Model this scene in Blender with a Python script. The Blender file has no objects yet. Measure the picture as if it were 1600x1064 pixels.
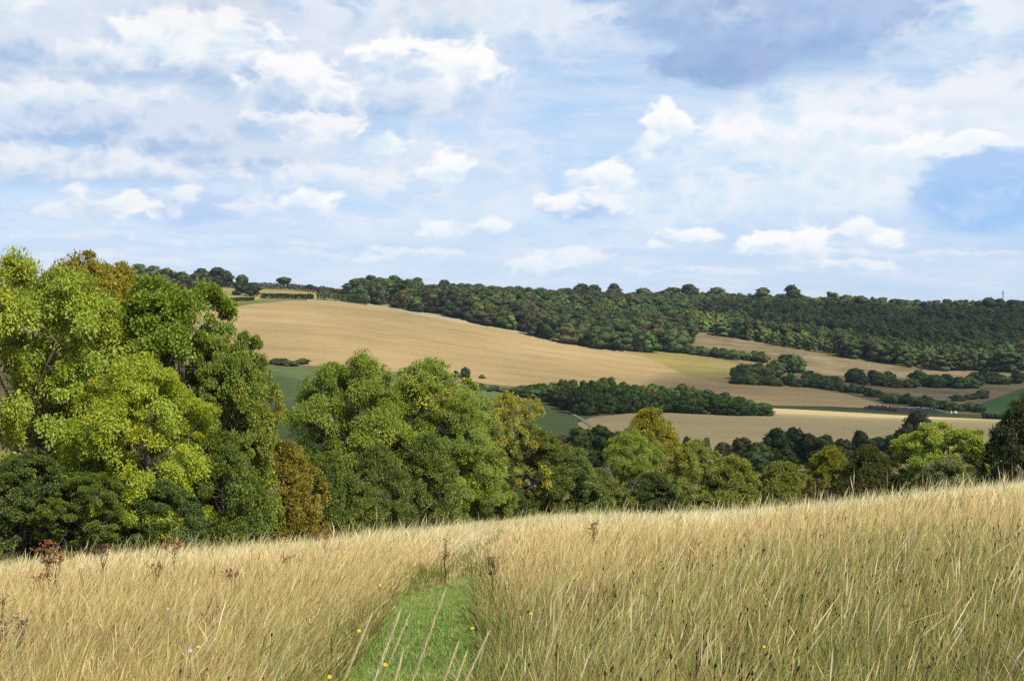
import bpy, math, random
import numpy as np
from mathutils import Vector

C = bpy.context.scene.collection
SC = bpy.context.scene
FPX, CX, CY, HOR = 1885.0, 800.0, 532.0, 490.0
PITCH = math.atan((CY - HOR) / FPX)
EYE = 1.5
EXPO = 0.42
SUN_AZ, SUN_EL = math.radians(132), math.radians(49)      # azimuth clockwise from the view direction (+Y)
SUN_DIR = np.array([math.sin(SUN_AZ) * math.cos(SUN_EL), math.cos(SUN_AZ) * math.cos(SUN_EL), math.sin(SUN_EL)])
RNG = np.random.default_rng(7)

# ------------------------------------------------------------------ projection of the photograph
def ray(px, py):
    u, v = (np.asarray(px, float) - CX) / FPX, (CY - np.asarray(py, float)) / FPX
    d = math.cos(PITCH) + v * math.sin(PITCH)
    return u / d, (-math.sin(PITCH) + v * math.cos(PITCH)) / d      # x/y and z/y of the ray

def slope_of(py): return ray(800, py)[1]

# ------------------------------------------------------------------ terrain
COLS = [-200, 0, 200, 400, 600, 800, 1000, 1200, 1400, 1600, 1800]
TAB = {
 10: None,
 18: [980, 962, 948, 932, 910, 895, 884, 872, 855, 838, 822],
 25: [945, 930, 918, 905, 888, 872, 862, 848, 824, 797, 780],
 35: [926, 914, 904, 890, 872, 851, 843, 830, 812, 793, 780],
 48: [922, 910, 900, 886, 865, 836, 830, 825, 818, 806, 795],
 65: [930, 915, 902, 888, 862, 824, 825, 830, 832, 830, 825],
 85: [940, 924, 910, 896, 868, 824, 832, 845, 852, 852, 850],
 120: [890, 885, 880, 875, 865, 850, 845, 850, 855, 858, 860],
 160: [870, 865, 862, 860, 858, 855, 850, 850, 850, 850, 850],
 220: [810, 808, 806, 804, 802, 800, 800, 798, 795, 792, 790],
 300: [760, 755, 750, 745, 742, 740, 740, 738, 735, 730, 725],
 380: [700, 700, 700, 700, 698, 700, 706, 706, 706, 706, 705],
 450: [650, 650, 650, 650, 650, 658, 668, 672, 675, 675, 675],
 520: [605, 605, 605, 605, 612, 630, 645, 648, 652, 655, 655],
 600: [570, 570, 570, 570, 588, 606, 620, 628, 638, 640, 640],
 700: [535, 535, 535, 535, 553, 580, 600, 608, 618, 620, 615],
 800: [505, 505, 505, 505, 520, 552, 580, 590, 600, 600, 595],
 900: [475, 475, 475, 474, 490, 523, 555, 568, 580, 582, 578],
 1000: [462, 460, 458, 457, 468, 500, 535, 545, 558, 560, 555],
 1150: [450, 448, 445, 449, 457, 480, 502, 515, 530, 535, 530],
 1300: [442, 440, 438, 446, 454, 467, 482, 490, 505, 508, 505],
 1500: [438, 436, 434, 445, 453, 463, 472, 474, 485, 490, 488],
 1900: [458, 456, 455, 458, 464, 470, 478, 480, 488, 492, 490],
 2800: [478, 478, 478, 478, 480, 482, 486, 488, 490, 492, 490],
}
tcol = ray(np.array(COLS, float), 490)[0]
ys = sorted(TAB)
lyk = np.log(np.array(ys, float))
sk = np.zeros((len(ys), len(COLS)))
for i, y in enumerate(ys):
    sk[i] = -EYE / y - 0.115 + 0.08 * tcol if TAB[y] is None else slope_of(np.array(TAB[y], float))
NT, NL = 241, 561
T0, T1 = float(tcol[0]), float(tcol[-1])
L0, L1 = math.log(10.0), math.log(2800.0)
tg, lg = np.linspace(T0, T1, NT), np.linspace(L0, L1, NL)
tmp = np.stack([np.interp(lg, lyk, sk[:, j]) for j in range(len(COLS))], 1)
SG = np.stack([np.interp(tg, tcol, tmp[i]) for i in range(NL)], 0)
def gsm(a, n, axis):
    k = np.exp(-0.5 * (np.arange(-3 * n, 3 * n + 1) / n) ** 2); k /= k.sum()
    p = [(0, 0), (0, 0)]; p[axis] = (3 * n, 3 * n)
    return np.apply_along_axis(lambda r: np.convolve(r, k, 'valid'), axis, np.pad(a, p, mode='reflect', reflect_type='odd'))
SG = gsm(gsm(SG, 5, 0), 9, 1)

def bil(t, ly):
    a = np.clip((t - T0) / (T1 - T0) * (NT - 1), 0, NT - 1.001); b = np.clip((ly - L0) / (L1 - L0) * (NL - 1), 0, NL - 1.001)
    i, j = a.astype(int), b.astype(int); fa, fb = a - i, b - j
    return (SG[j, i] * (1 - fa) + SG[j, i + 1] * fa) * (1 - fb) + (SG[j + 1, i] * (1 - fa) + SG[j + 1, i + 1] * fa) * fb

def smooth(a, b, x):
    q = np.clip((x - a) / (b - a), 0, 1); return q * q * (3 - 2 * q)

def ground_z(x, y):
    x, y = np.asarray(x, float), np.asarray(y, float)
    r, th = np.hypot(x, y), np.arctan2(x, y)
    thc = np.clip(th, math.atan(T0), math.atan(T1))
    ye = np.maximum(r * np.cos(thc), 1e-3)
    zt = EYE + bil(np.tan(thc), np.log(np.maximum(ye, 10.0))) * np.maximum(ye, 10.0)
    zp = -0.115 * y + 0.08 * x
    zp = 26 * np.tanh(zp / 26)
    w = smooth(10.0, 14.0, r) * (1 - smooth(1.0, 2.2, np.abs(th)))
    return zp * (1 - w) + zt * w

def y_at(px, py):
    """depth where the far ground is met by the ray of a photo pixel"""
    t, s = ray(px, py)
    yy = np.exp(np.linspace(math.log(280), math.log(1500), 900))
    d = (ground_z(t * yy, yy) - EYE) / yy
    return float(np.interp(s, d, yy)) if s < d.max() else float(yy[np.argmax(d)])

def spot(px, Y):
    t = float(ray(px, 490)[0]); x = t * Y
    return x, Y, float(ground_z(x, Y))

# ------------------------------------------------------------------ value noise
PERM = np.random.default_rng(3).random((256, 256))
def vnoise(x, y):
    xi, yi = np.floor(x).astype(int), np.floor(y).astype(int); fx, fy = x - xi, y - yi
    fx, fy = fx * fx * (3 - 2 * fx), fy * fy * (3 - 2 * fy)
    g = lambda a, b: PERM[a & 255, b & 255]
    return (g(xi, yi) * (1 - fx) + g(xi + 1, yi) * fx) * (1 - fy) + (g(xi, yi + 1) * (1 - fx) + g(xi + 1, yi + 1) * fx) * fy
def fbm(x, y, o=3):
    s, a, n = 0, 0.5, 0
    for k in range(o):
        s = s + a * vnoise(x * 2 ** k + 17 * k, y * 2 ** k + 31 * k); n += a; a *= 0.5
    return s / n

# ------------------------------------------------------------------ mesh helpers
def mesh(name, V, Q, mats, col=None, midx=None, smooth_=False, T=None):
    V = np.ascontiguousarray(V, np.float32).reshape(-1, 3)
    Q = np.ascontiguousarray(Q, np.int32).reshape(-1, 4)
    nq = len(Q); nt = 0 if T is None else len(T)
    me = bpy.data.meshes.new(name)
    me.vertices.add(len(V)); me.vertices.foreach_set('co', V.ravel())
    loops = Q.ravel() if nt == 0 else np.concatenate([Q.ravel(), np.asarray(T, np.int32).ravel()])
    me.loops.add(len(loops)); me.loops.foreach_set('vertex_index', loops)
    st = np.concatenate([np.arange(nq) * 4, nq * 4 + np.arange(nt) * 3]).astype(np.int32)
    me.polygons.add(nq + nt); me.polygons.foreach_set('loop_start', st)
    if midx is not None: me.polygons.foreach_set('material_index', np.asarray(midx, np.int32))
    if smooth_: me.polygons.foreach_set('use_smooth', np.ones(nq + nt, bool))
    if col is not None:
        a = me.attributes.new('Col', 'FLOAT_COLOR', 'POINT')
        c = np.ones((len(V), 4), np.float32); c[:, :3] = col
        a.data.foreach_set('color', c.ravel())
    for m in (mats if isinstance(mats, (list, tuple)) else [mats]): me.materials.append(m)
    me.update(calc_edges=True)
    return me

def link(name, data, parent=None, loc=None):
    o = bpy.data.objects.new(name, data); C.objects.link(o)
    if parent is not None: o.parent = parent
    if loc is not None: o.location = loc
    return o
def tag(o, label=None, cat=None, group=None, kind=None):
    if label: o['label'] = label
    if cat: o['category'] = cat
    if group: o['group'] = group
    if kind: o['kind'] = kind
    return o

class Geo:
    """collects quads and triangles of one mesh"""
    def __init__(s): s.V, s.Q, s.T, s.n, s.C = [], [], [], 0, []
    def add(s, V, Q=None, T=None, col=(1, 1, 1)):
        V = np.asarray(V, float).reshape(-1, 3)
        if Q is not None and len(Q): s.Q.append(np.asarray(Q, int) + s.n)
        if T is not None and len(T): s.T.append(np.asarray(T, int) + s.n)
        s.V.append(V); s.C.append(np.broadcast_to(np.asarray(col, float), (len(V), 3))); s.n += len(V)
    def tube(s, P, R, sides=6, col=(1, 1, 1), cap=True):
        P = np.asarray(P, float); R = np.broadcast_to(np.asarray(R, float), (len(P),)); n = len(P)
        d = np.gradient(P, axis=0); d /= np.linalg.norm(d, axis=1, keepdims=True) + 1e-9
        ref = np.array([1.0, 0, 0]) if abs(d[0, 0]) < 0.8 else np.array([0, 1.0, 0])
        a = np.cross(d, ref); a /= np.linalg.norm(a, axis=1, keepdims=True) + 1e-9
        b = np.cross(d, a)
        th = np.arange(sides) * 2 * math.pi / sides
        V = P[:, None] + R[:, None, None] * (np.cos(th)[None, :, None] * a[:, None] + np.sin(th)[None, :, None] * b[:, None])
        Q = [[i * sides + k, i * sides + (k + 1) % sides, (i + 1) * sides + (k + 1) % sides, (i + 1) * sides + k] for i in range(n - 1) for k in range(sides)]
        T = []
        V = V.reshape(-1, 3)
        if cap:
            V = np.vstack([V, P[-1:] + d[-1:] * R[-1]]); m = len(V) - 1
            T = [[(n - 1) * sides + k, (n - 1) * sides + (k + 1) % sides, m] for k in range(sides)]
        s.add(V, Q, T, col)
    def lathe(s, c, prof, sides=10, axis=(0, 0, 1), col=(1, 1, 1)):
        ax = np.asarray(axis, float); ax /= np.linalg.norm(ax)
        s.tube(np.array([np.asarray(c) + ax * h for h, r in prof]), np.array([r for h, r in prof]), sides, col)
    def box(s, c, sz, col=(1, 1, 1), rot=0.0):
        x, y, z = np.asarray(sz, float) / 2
        V = np.array([[-x, -y, -z], [x, -y, -z], [x, y, -z], [-x, y, -z], [-x, -y, z], [x, -y, z], [x, y, z], [-x, y, z]])
        cr, sr = math.cos(rot), math.sin(rot)
        V = np.stack([V[:, 0] * cr - V[:, 1] * sr, V[:, 0] * sr + V[:, 1] * cr, V[:, 2]], 1) + np.asarray(c, float)
        s.add(V, [[0, 3, 2, 1], [4, 5, 6, 7], [0, 1, 5, 4], [1, 2, 6, 5], [2, 3, 7, 6], [3, 0, 4, 7]], None, col)
    def mesh(s, name, mats, smooth_=False, use_col=True):
        Q = np.concatenate(s.Q) if s.Q else np.zeros((0, 4), int)
        T = np.concatenate(s.T) if s.T else None
        return mesh(name, np.concatenate(s.V), Q, mats, np.concatenate(s.C) if use_col else None, None, smooth_, T)

# ------------------------------------------------------------------ materials
def new_mat(name):
    m = bpy.data.materials.new(name); m.use_nodes = True
    nt = m.node_tree; nt.nodes.clear()
    return m, nt, nt.nodes.new('ShaderNodeOutputMaterial')
def N(nt, t, **kw):
    n = nt.nodes.new('ShaderNode' + t)
    for k, v in kw.items():
        if k == 'inp':
            for a, b in v.items(): n.inputs[a].default_value = b
        else: setattr(n, k, v)
    return n
def ramp(nt, stops):
    r = nt.nodes.new('ShaderNodeValToRGB'); e = r.color_ramp.elements
    while len(e) < len(stops): e.new(0.5)
    for q, (p, c) in zip(e, stops): q.position = p; q.color = (*c, 1) if len(c) == 3 else c
    return r

def leaf_material(name, trans=0.35, rough=0.5, spec=0.25):
    """object colour x per-leaf variation, part of the light passes through the leaf"""
    m, nt, out = new_mat(name); L = nt.links.new
    oi = N(nt, 'ObjectInfo'); at = N(nt, 'Attribute', attribute_name='Col')
    mul = N(nt, 'Mix', data_type='RGBA', blend_type='MULTIPLY', inp={0: 1.0})
    L(oi.outputs['Color'], mul.inputs[6]); L(at.outputs['Color'], mul.inputs[7])
    p = N(nt, 'BsdfPrincipled', inp={'Roughness': rough, 'Specular IOR Level': spec})
    L(mul.outputs[2], p.inputs['Base Color'])
    tr = N(nt, 'BsdfTranslucent')
    warm = N(nt, 'Mix', data_type='RGBA', blend_type='MULTIPLY', inp={0: 1.0, 7: (1.35, 1.25, 0.55, 1)})
    L(mul.outputs[2], warm.inputs[6]); L(warm.outputs[2], tr.inputs['Color'])
    mx = N(nt, 'MixShader', inp={0: trans}); L(p.outputs[0], mx.inputs[1]); L(tr.outputs[0], mx.inputs[2])
    L(mx.outputs[0], out.inputs['Surface'])
    return m
def col_material(name, trans=0.0, rough=0.7, spec=0.2):
    m, nt, out = new_mat(name); L = nt.links.new
    at = N(nt, 'Attribute', attribute_name='Col')
    p = N(nt, 'BsdfPrincipled', inp={'Roughness': rough, 'Specular IOR Level': spec}); L(at.outputs['Color'], p.inputs['Base Color'])
    if trans:
        tr = N(nt, 'BsdfTranslucent'); L(at.outputs['Color'], tr.inputs['Color'])
        mx = N(nt, 'MixShader', inp={0: trans}); L(p.outputs[0], mx.inputs[1]); L(tr.outputs[0], mx.inputs[2]); L(mx.outputs[0], out.inputs['Surface'])
    else: L(p.outputs[0], out.inputs['Surface'])
    return m
def bark_material(name, a, b):
    m, nt, out = new_mat(name); L = nt.links.new
    g = N(nt, 'NewGeometry'); n = N(nt, 'TexNoise', inp={'Scale': 3.0, 'Detail': 5.0}); L(g.outputs['Position'], n.inputs['Vector'])
    r = ramp(nt, [(0.3, a), (0.7, b)]); L(n.outputs['Fac'], r.inputs[0])
    p = N(nt, 'BsdfPrincipled', inp={'Roughness': 0.9, 'Specular IOR Level': 0.1}); L(r.outputs[0], p.inputs['Base Color'])
    L(p.outputs[0], out.inputs['Surface']); return m
def field_material(name, a, b, c, stripe=0.0, freq=0.4, ang=0.0, big=0.008, green=None, fine=0.35):
    """stubble or grass sward: broad patches, finer mottling and drilled lines along the contour"""
    m, nt, out = new_mat(name); L = nt.links.new
    g = N(nt, 'NewGeometry')
    mp = N(nt, 'Mapping', inp={'Rotation': (0, 0, ang), 'Scale': (1, 1, 1)}); L(g.outputs['Position'], mp.inputs[0])
    n1 = N(nt, 'TexNoise', inp={'Scale': big, 'Detail': 6.0, 'Roughness': 0.6}); L(mp.outputs[0], n1.inputs['Vector'])
    st = N(nt, 'Mapping', inp={'Scale': (0.012, 0.16, 0.16)}); L(mp.outputs[0], st.inputs[0])
    n2 = N(nt, 'TexNoise', inp={'Scale': 1.0, 'Detail': 5.0, 'Roughness': 0.65}); L(st.outputs[0], n2.inputs['Vector'])
    n3 = N(nt, 'TexNoise', inp={'Scale': fine, 'Detail': 4.0, 'Roughness': 0.7}); L(mp.outputs[0], n3.inputs['Vector'])
    ad = N(nt, 'Math', operation='MULTIPLY_ADD', inp={1: 0.45, 2: 0.0}); L(n1.outputs['Fac'], ad.inputs[0])
    ad2 = N(nt, 'Math', operation='MULTIPLY_ADD', inp={1: 0.33}); L(n2.outputs['Fac'], ad2.inputs[0]); L(ad.outputs[0], ad2.inputs[2])
    ad3 = N(nt, 'Math', operation='MULTIPLY_ADD', inp={1: 0.22}); L(n3.outputs['Fac'], ad3.inputs[0]); L(ad2.outputs[0], ad3.inputs[2])
    r = ramp(nt, [(0.36, a), (0.5, b), (0.64, c)]); L(ad3.outputs[0], r.inputs[0])
    last = r.outputs[0]
    if stripe:
        w = N(nt, 'TexWave', wave_type='BANDS', bands_direction='Y', inp={'Scale': freq * 0.05, 'Distortion': 5.0, 'Detail': 4.0, 'Detail Scale': 0.5}); L(st.outputs[0], w.inputs['Vector'])
        w.inputs['Scale'].default_value = freq
        rr = ramp(nt, [(0.0, (1 - stripe, 1 - stripe * 0.85, 1 - stripe)), (0.45, (1, 1, 1)), (1.0, (1, 1, 1))]); L(w.outputs['Fac'], rr.inputs[0])
        mm = N(nt, 'Mix', data_type='RGBA', blend_type='MULTIPLY', inp={0: 1.0}); L(last, mm.inputs[6]); L(rr.outputs[0], mm.inputs[7]); last = mm.outputs[2]
    p = N(nt, 'BsdfPrincipled', inp={'Roughness': 0.95, 'Specular IOR Level': 0.05}); L(last, p.inputs['Base Color'])
    L(p.outputs[0], out.inputs['Surface']); return m
def plain(name, c, rough=0.6, metal=0.0):
    m, nt, out = new_mat(name); L = nt.links.new
    g = N(nt, 'NewGeometry'); n = N(nt, 'TexNoise', inp={'Scale': 1.2, 'Detail': 4.0}); L(g.outputs['Position'], n.inputs['Vector'])
    r = ramp(nt, [(0.3, tuple(q * 0.8 for q in c)), (0.7, tuple(min(1, q * 1.1) for q in c))]); L(n.outputs['Fac'], r.inputs[0])
    p = N(nt, 'BsdfPrincipled', inp={'Roughness': rough, 'Metallic': metal}); L(r.outputs[0], p.inputs['Base Color'])
    L(p.outputs[0], out.inputs['Surface']); return m

M_LEAF = leaf_material('tree_leaf')
M_FAR = leaf_material('far_leaf', 0.15, 0.8, 0.05)
M_BARK = bark_material('grey_bark', (0.06, 0.05, 0.04), (0.2, 0.18, 0.15))
M_DEAD = bark_material('dead_wood', (0.13, 0.115, 0.1), (0.3, 0.27, 0.25))
M_GRASS = col_material('dry_grass', 0.46, 0.55, 0.2)
M_TURF = col_material('green_turf', 0.3, 0.6, 0.2)
M_PLANT = col_material('dead_stem', 0.1, 0.8, 0.1)

#@@TREES
# ------------------------------------------------------------------ trees
def unit(v): return v / (np.linalg.norm(v, axis=-1, keepdims=True) + 1e-9)
def rsph(rng, n): return unit(rng.normal(size=(n, 3)))

def crown_data(seed, H, R, zb, leaf, n_leaf, lobes, clumps=30, clump_r=0.6, droop=0.3, prof='egg', outline=0.35, var=0.3, keep=1.0, hue=0.5, flat=0.7, up=0.6, lr=(0.27, 0.42), rnd=0.38):
    """leaves in sprays on the shells of lobes; returns verts, quads, colours and the branch targets"""
    rng = np.random.default_rng(seed)
    hf = (np.arange(lobes) + rng.random(lobes)) / lobes
    hf = hf ** 0.9
    if prof == 'egg': pr = np.sqrt(np.clip(1 - ((hf - 0.42) / 0.66) ** 2, 0.12, 1))
    elif prof == 'dome': pr = np.sqrt(np.clip(1 - hf ** 2.3, 0.02, 1))
    elif prof == 'cone': pr = np.clip(1.05 - hf, 0.06, 1)
    else: pr = np.clip(0.55 + 0.6 * hf, 0, 1) * np.sqrt(np.clip(1.02 - hf ** 4, 0.1, 1))
    a = np.arange(lobes) * 2.4 + rng.normal(0, 0.5, lobes)
    rl = R * rng.uniform(lr[0], lr[1], lobes) * (0.8 + 0.35 * pr)
    rad = np.clip(R * pr * rng.uniform(1 - outline, 1.0, lobes) - rl * 0.75, 0, None)
    zc = zb + rl * 0.6 + hf * (H - zb - rl * 1.5)
    c = np.stack([np.cos(a) * rad, np.sin(a) * rad, zc], 1)
    cc = np.array([0, 0, zb + (H - zb) * 0.45])
    # sprays
    nc = clumps * lobes
    li = np.repeat(np.arange(lobes), clumps)
    d = rsph(rng, nc); d = unit(d + 0.45 * unit(c[li] - cc) + np.array([0, 0, 0.22]))
    pos = c[li] + d * (rl[li] * rng.uniform(0.72, 1.1, nc))[:, None] * np.array([1, 1, 0.85])
    dist = np.linalg.norm(pos[:, None] - c[None], axis=2) / rl[None]
    dist[np.arange(nc), li] = 9
    ok = (dist.min(1) > 0.62) | (rng.random(nc) < 0.34)
    ok &= (pos[:, 2] > 0.15) & (rng.random(nc) < keep)
    pos, d, li = pos[ok], d[ok], li[ok]; nc = len(pos)
    fx = R * 0.98 / np.percentile(np.hypot(pos[:, 0], pos[:, 1]), 95); fz = (H - 0.35) / pos[:, 2].max(); F3 = np.array([fx, fx, fz])
    pos, c, rl = pos * F3, c * F3, rl * fx
    ci = rng.integers(0, nc, n_leaf)
    cr = clump_r * rng.uniform(0.6, 1.35, nc)
    lo = rsph(rng, n_leaf) * (rng.random(n_leaf) ** 0.45)[:, None] * cr[ci][:, None] * np.array([1, 1, flat])
    outd = unit(d[ci] + 0.25 * np.array([0, 0, 1]))
    p = pos[ci] + lo
    p[:, 2] -= droop * np.maximum(0, (lo * d[ci]).sum(1)) * 0.8
    ax = unit(unit(lo + 0.3 * d[ci]) + rng.normal(size=(n_leaf, 3)) * 0.45 + np.array([0, 0, -droop]))
    nn = unit(outd * 0.75 + np.array([0, 0, up]) + rng.normal(size=(n_leaf, 3)) * rnd)
    nn = unit(nn - ax * (nn * ax).sum(1, keepdims=True))
    bi = np.cross(nn, ax)
    s = rng.uniform(0.65, 1.3, n_leaf)[:, None]
    l, w = leaf[0] * s, leaf[1] * s
    V = np.stack([p - ax * l * 0.5, p + bi * w * 0.5 - nn * w * 0.12, p + ax * l * 0.5, p - bi * w * 0.5 - nn * w * 0.12], 1)
    V[:, :, 2] = np.maximum(V[:, :, 2], 0.02)
    hv = rng.normal(0, 1, nc)[ci] * hue + rng.normal(0, 0.35, n_leaf)
    lobe_v = rng.normal(0, 1, lobes)[li][ci] * hue * 0.6
    hv = np.clip(hv + lobe_v, -2, 2)
    b = np.clip(1 + rng.normal(0, var, n_leaf) * 0.5, 0.45, 1.7)
    col = np.stack([b * (1 + 0.16 * hv), b * (1 + 0.04 * hv), b * (1 - 0.12 * hv)], 1)
    col = np.repeat(np.clip(col, 0.05, 2.2), 4, 0)
    Q = np.arange(n_leaf * 4).reshape(-1, 4)
    return V.reshape(-1, 3), Q, col, (c, rl, pos, li)

def trunk_mesh(name, seed, H, R, tgt, r0, mat, twigs=True):
    rng = np.random.default_rng(seed + 99); g = Geo(); c, rl, pos, li = tgt
    n = 9; z = np.linspace(-0.4, H * 0.82, n); wob = np.cumsum(rng.normal(0, 0.035 * H / 10, (n, 2)), 0); wob[0] = 0
    P = np.column_stack([wob, z]); g.tube(P, r0 * (1 - 0.88 * np.linspace(0, 1, n)) * np.array([1.35, 1.05] + [1] * (n - 2)), 8)
    for k in range(len(c)):
        f = np.clip(c[k, 2] / (H * 0.82) - rng.uniform(0.18, 0.32), 0.04, 0.9)
        b = np.array([np.interp(f, np.linspace(0, 1, n), P[:, q]) for q in range(3)])
        e = c[k] + rng.normal(0, 0.15, 3); q = np.linspace(0, 1, 5)[:, None]
        L = b + (e - b) * q + np.array([0, 0, 1]) * (q * (1 - q)) * np.linalg.norm(e - b) * rng.uniform(-0.1, 0.25) + rng.normal(0, 0.1, (5, 3)) * (q * (1 - q)) * 2
        rr = max(r0 * (1 - 0.85 * f) * 0.5, 0.04)
        g.tube(L, np.linspace(rr, rr * 0.25, 5), 5)
        if twigs:
            idx = np.where(li == k)[0]
            for j in idx[:14]:
                b2 = L[rng.integers(2, 5)]; e2 = pos[j]; m = (b2 + e2) / 2 + rng.normal(0, 0.12, 3)
                g.tube([b2, m, e2], [rr * 0.28, rr * 0.18, 0.012], 4)
    return g.mesh(name, mat, True, False)

PROTO = {}
def proto(key, **kw):
    p = dict(H=12.0, R=5.0, zb=1.0); p.update(kw); r0 = p.pop('r0', 0.28); seed = p.pop('seed'); tw = p.pop('twigs', True)
    V, Q, col, tgt = crown_data(seed, **p)
    PROTO[key] = (mesh(key + '_crown', V, Q, M_LEAF, col), trunk_mesh(key + '_trunk', seed, p['H'], p['R'], tgt, r0, M_BARK, tw), p['H'], p['R'])

for i in range(3): proto(f'ash{i}', seed=10 + i, H=14, R=6, zb=0.8, leaf=(0.20, 0.085), n_leaf=130000, lobes=24, clumps=20, clump_r=0.8, droop=0.45, hue=0.36, outline=0.42)
for i in range(3): proto(f'syc{i}', seed=20 + i, H=13, R=5.2, zb=0.5, leaf=(0.16, 0.14), n_leaf=110000, lobes=24, clumps=22, clump_r=0.62, droop=0.15, hue=0.4, prof='egg')
for i in range(3): proto(f'bush{i}', seed=30 + i, H=6, R=3.2, zb=0.1, leaf=(0.12, 0.085), n_leaf=60000, lobes=20, clumps=22, clump_r=0.42, droop=0.2, hue=0.45, prof='dome', r0=0.1)
for i in range(2): proto(f'dome{i}', seed=40 + i, H=11, R=5, zb=0.3, leaf=(0.15, 0.12), n_leaf=95000, lobes=30, clumps=40, clump_r=0.5, droop=0.1, hue=0.35, prof='dome', outline=0.12)
proto('sparse', seed=51, H=12, R=4.2, zb=2.5, leaf=(0.22, 0.10), n_leaf=20000, lobes=18, clumps=18, clump_r=0.5, droop=0.3, hue=0.8, keep=0.8, prof='egg', r0=0.16)
proto('sparse1', seed=52, H=12, R=4.2, zb=1.5, leaf=(0.20, 0.09), n_leaf=52000, lobes=22, clumps=20, clump_r=0.55, droop=0.3, hue=0.6, prof='egg', r0=0.18)
proto('yew', seed=61, H=11, R=5, zb=0.2, leaf=(0.30, 0.08), n_leaf=70000, lobes=28, clumps=34, clump_r=0.5, droop=0.35, hue=0.3, prof='egg', outline=0.35)

def tree(name, key, px, top, wpx, Y, col, label, cat='tree', rot=None, group=None, sink=0.0):
    """a tree standing at depth Y with its tip at photo row TOP and a crown WPX photo pixels wide"""
    cm, tm, H, R = PROTO[key]
    x, y, z = spot(px, Y); zt = EYE + float(slope_of(top)) * Y
    sz = (zt - z + sink) / H; sx = wpx * Y / FPX / 2 / R
    e = link(name, None, None, (x, y, z - sink)); e.empty_display_size = 0.5
    e.rotation_euler = (0, 0, RNG.uniform(0, 6.28) if rot is None else rot); e.scale = (sx, sx, sz)
    c = link('crown', cm, e); c.color = (*(q * f for q, f in zip(col, (1.72, 1.6, 1.6))), 1)
    link('trunk', tm, e)
    return tag(e, label, cat, group)

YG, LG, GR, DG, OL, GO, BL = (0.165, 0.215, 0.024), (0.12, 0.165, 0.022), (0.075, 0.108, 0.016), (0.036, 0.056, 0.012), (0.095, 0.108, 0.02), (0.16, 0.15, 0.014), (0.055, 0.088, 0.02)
tree('ash_tree', 'ash0', 30, 384, 350, 56, YG, 'tall pale yellow-green ash at the left edge of the photo')
tree('ash_tree', 'ash1', 152, 388, 270, 63, GO, 'tall olive-gold ash rising just behind the pale yellow-green ash')
tree('sycamore_tree', 'syc0', 280, 430, 262, 60, (0.105, 0.16, 0.018), 'tall fresh green sycamore at the right end of the tall left-hand trees')
tree('ash_tree', 'ash2', 225, 550, 240, 53, (0.185, 0.235, 0.02), 'bright lime ash low in front of the tall green sycamore')
tree('sycamore_tree', 'syc1', 364, 515, 150, 59, (0.12, 0.155, 0.022), 'narrow sycamore with a ragged right side against the dark green field')
tree('sycamore_tree', 'syc2', 35, 700, 170, 50, BL, 'dark bluish-green young sycamore under the pale ash at the left edge')
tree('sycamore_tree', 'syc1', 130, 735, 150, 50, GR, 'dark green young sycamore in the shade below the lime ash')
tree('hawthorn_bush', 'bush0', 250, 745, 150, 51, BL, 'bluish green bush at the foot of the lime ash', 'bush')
tree('hawthorn_bush', 'bush1', 345, 665, 160, 54, GR, 'rounded mid-green bush below the tall fresh green sycamore', 'bush')
tree('hawthorn_bush', 'bush2', 442, 682, 165, 62, (0.13, 0.122, 0.018), 'bush turning orange-yellow between the left trees and the middle trees', 'bush')
tree('ash_tree', 'ash0', 558, 545, 222, 82, (0.115, 0.16, 0.02), 'round-topped green ash, tallest of the middle group of trees', rot=1.0)
tree('ash_tree', 'sparse1', 672, 556, 220, 86, (0.14, 0.185, 0.026), 'looser pale green ash to the right of the round-topped ash')
tree('ash_tree', 'ash2', 725, 610, 160, 84, (0.125, 0.17, 0.024), 'drooping green ash in front of the thin yellowing tree', rot=2.2)
tree('ash_tree', 'sparse', 800, 606, 120, 92, (0.18, 0.19, 0.022), 'thin see-through tree with yellowing leaves before the green field')
tree('hawthorn_bush', 'bush1', 515, 700, 140, 70, (0.078, 0.108, 0.017), 'olive hawthorn under the round-topped ash', 'bush')
tree('hawthorn_bush', 'bush0', 590, 690, 120, 74, (0.082, 0.112, 0.022), 'grey-olive hawthorn at the near foot of the middle trees', 'bush')
tree('hawthorn_bush', 'bush2', 668, 672, 130, 78, (0.085, 0.12, 0.022), 'ivy-hung hawthorn beside the gap where the meadow meets the trees', 'bush')
tree('hawthorn_bush', 'bush0', 750, 690, 130, 86, (0.05, 0.075, 0.016), 'shaded hawthorn below the drooping green ash', 'bush')  # shade under the ash is put into a darker leaf colour
tree('sycamore_tree', 'syc0', 832, 668, 130, 94, (0.08, 0.105, 0.017), 'dark leaning sycamore below the thin yellowing tree')
tree('hawthorn_bush', 'bush1', 895, 694, 120, 98, (0.09, 0.125, 0.028), 'blue-green hedge bush left of the bare grey dead bush', 'bush')
tree('hawthorn_bush', 'bush2', 935, 728, 110, 100, (0.095, 0.115, 0.018), 'olive bush under the bare grey dead bush', 'bush')
tree('maple_tree', 'dome0', 1018, 634, 135, 126, (0.148, 0.152, 0.012), 'domed gold-green field maple rising above the hedge trees')
tree('ash_tree', 'ash1', 988, 668, 120, 114, (0.13, 0.17, 0.024), 'pale green ash in front of the gold-green maple', rot=3.0)
tree('ash_tree', 'sparse1', 1085, 684, 110, 116, (0.135, 0.165, 0.025), 'pale green ash at the right shoulder of the gold-green maple')
tree('hawthorn_bush', 'bush0', 1020, 735, 130, 108, (0.045, 0.065, 0.014), 'dark hawthorn in the shade below the pale ash and maple', 'bush')  # leaf colour darkened to carry the shade it stands in
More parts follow.
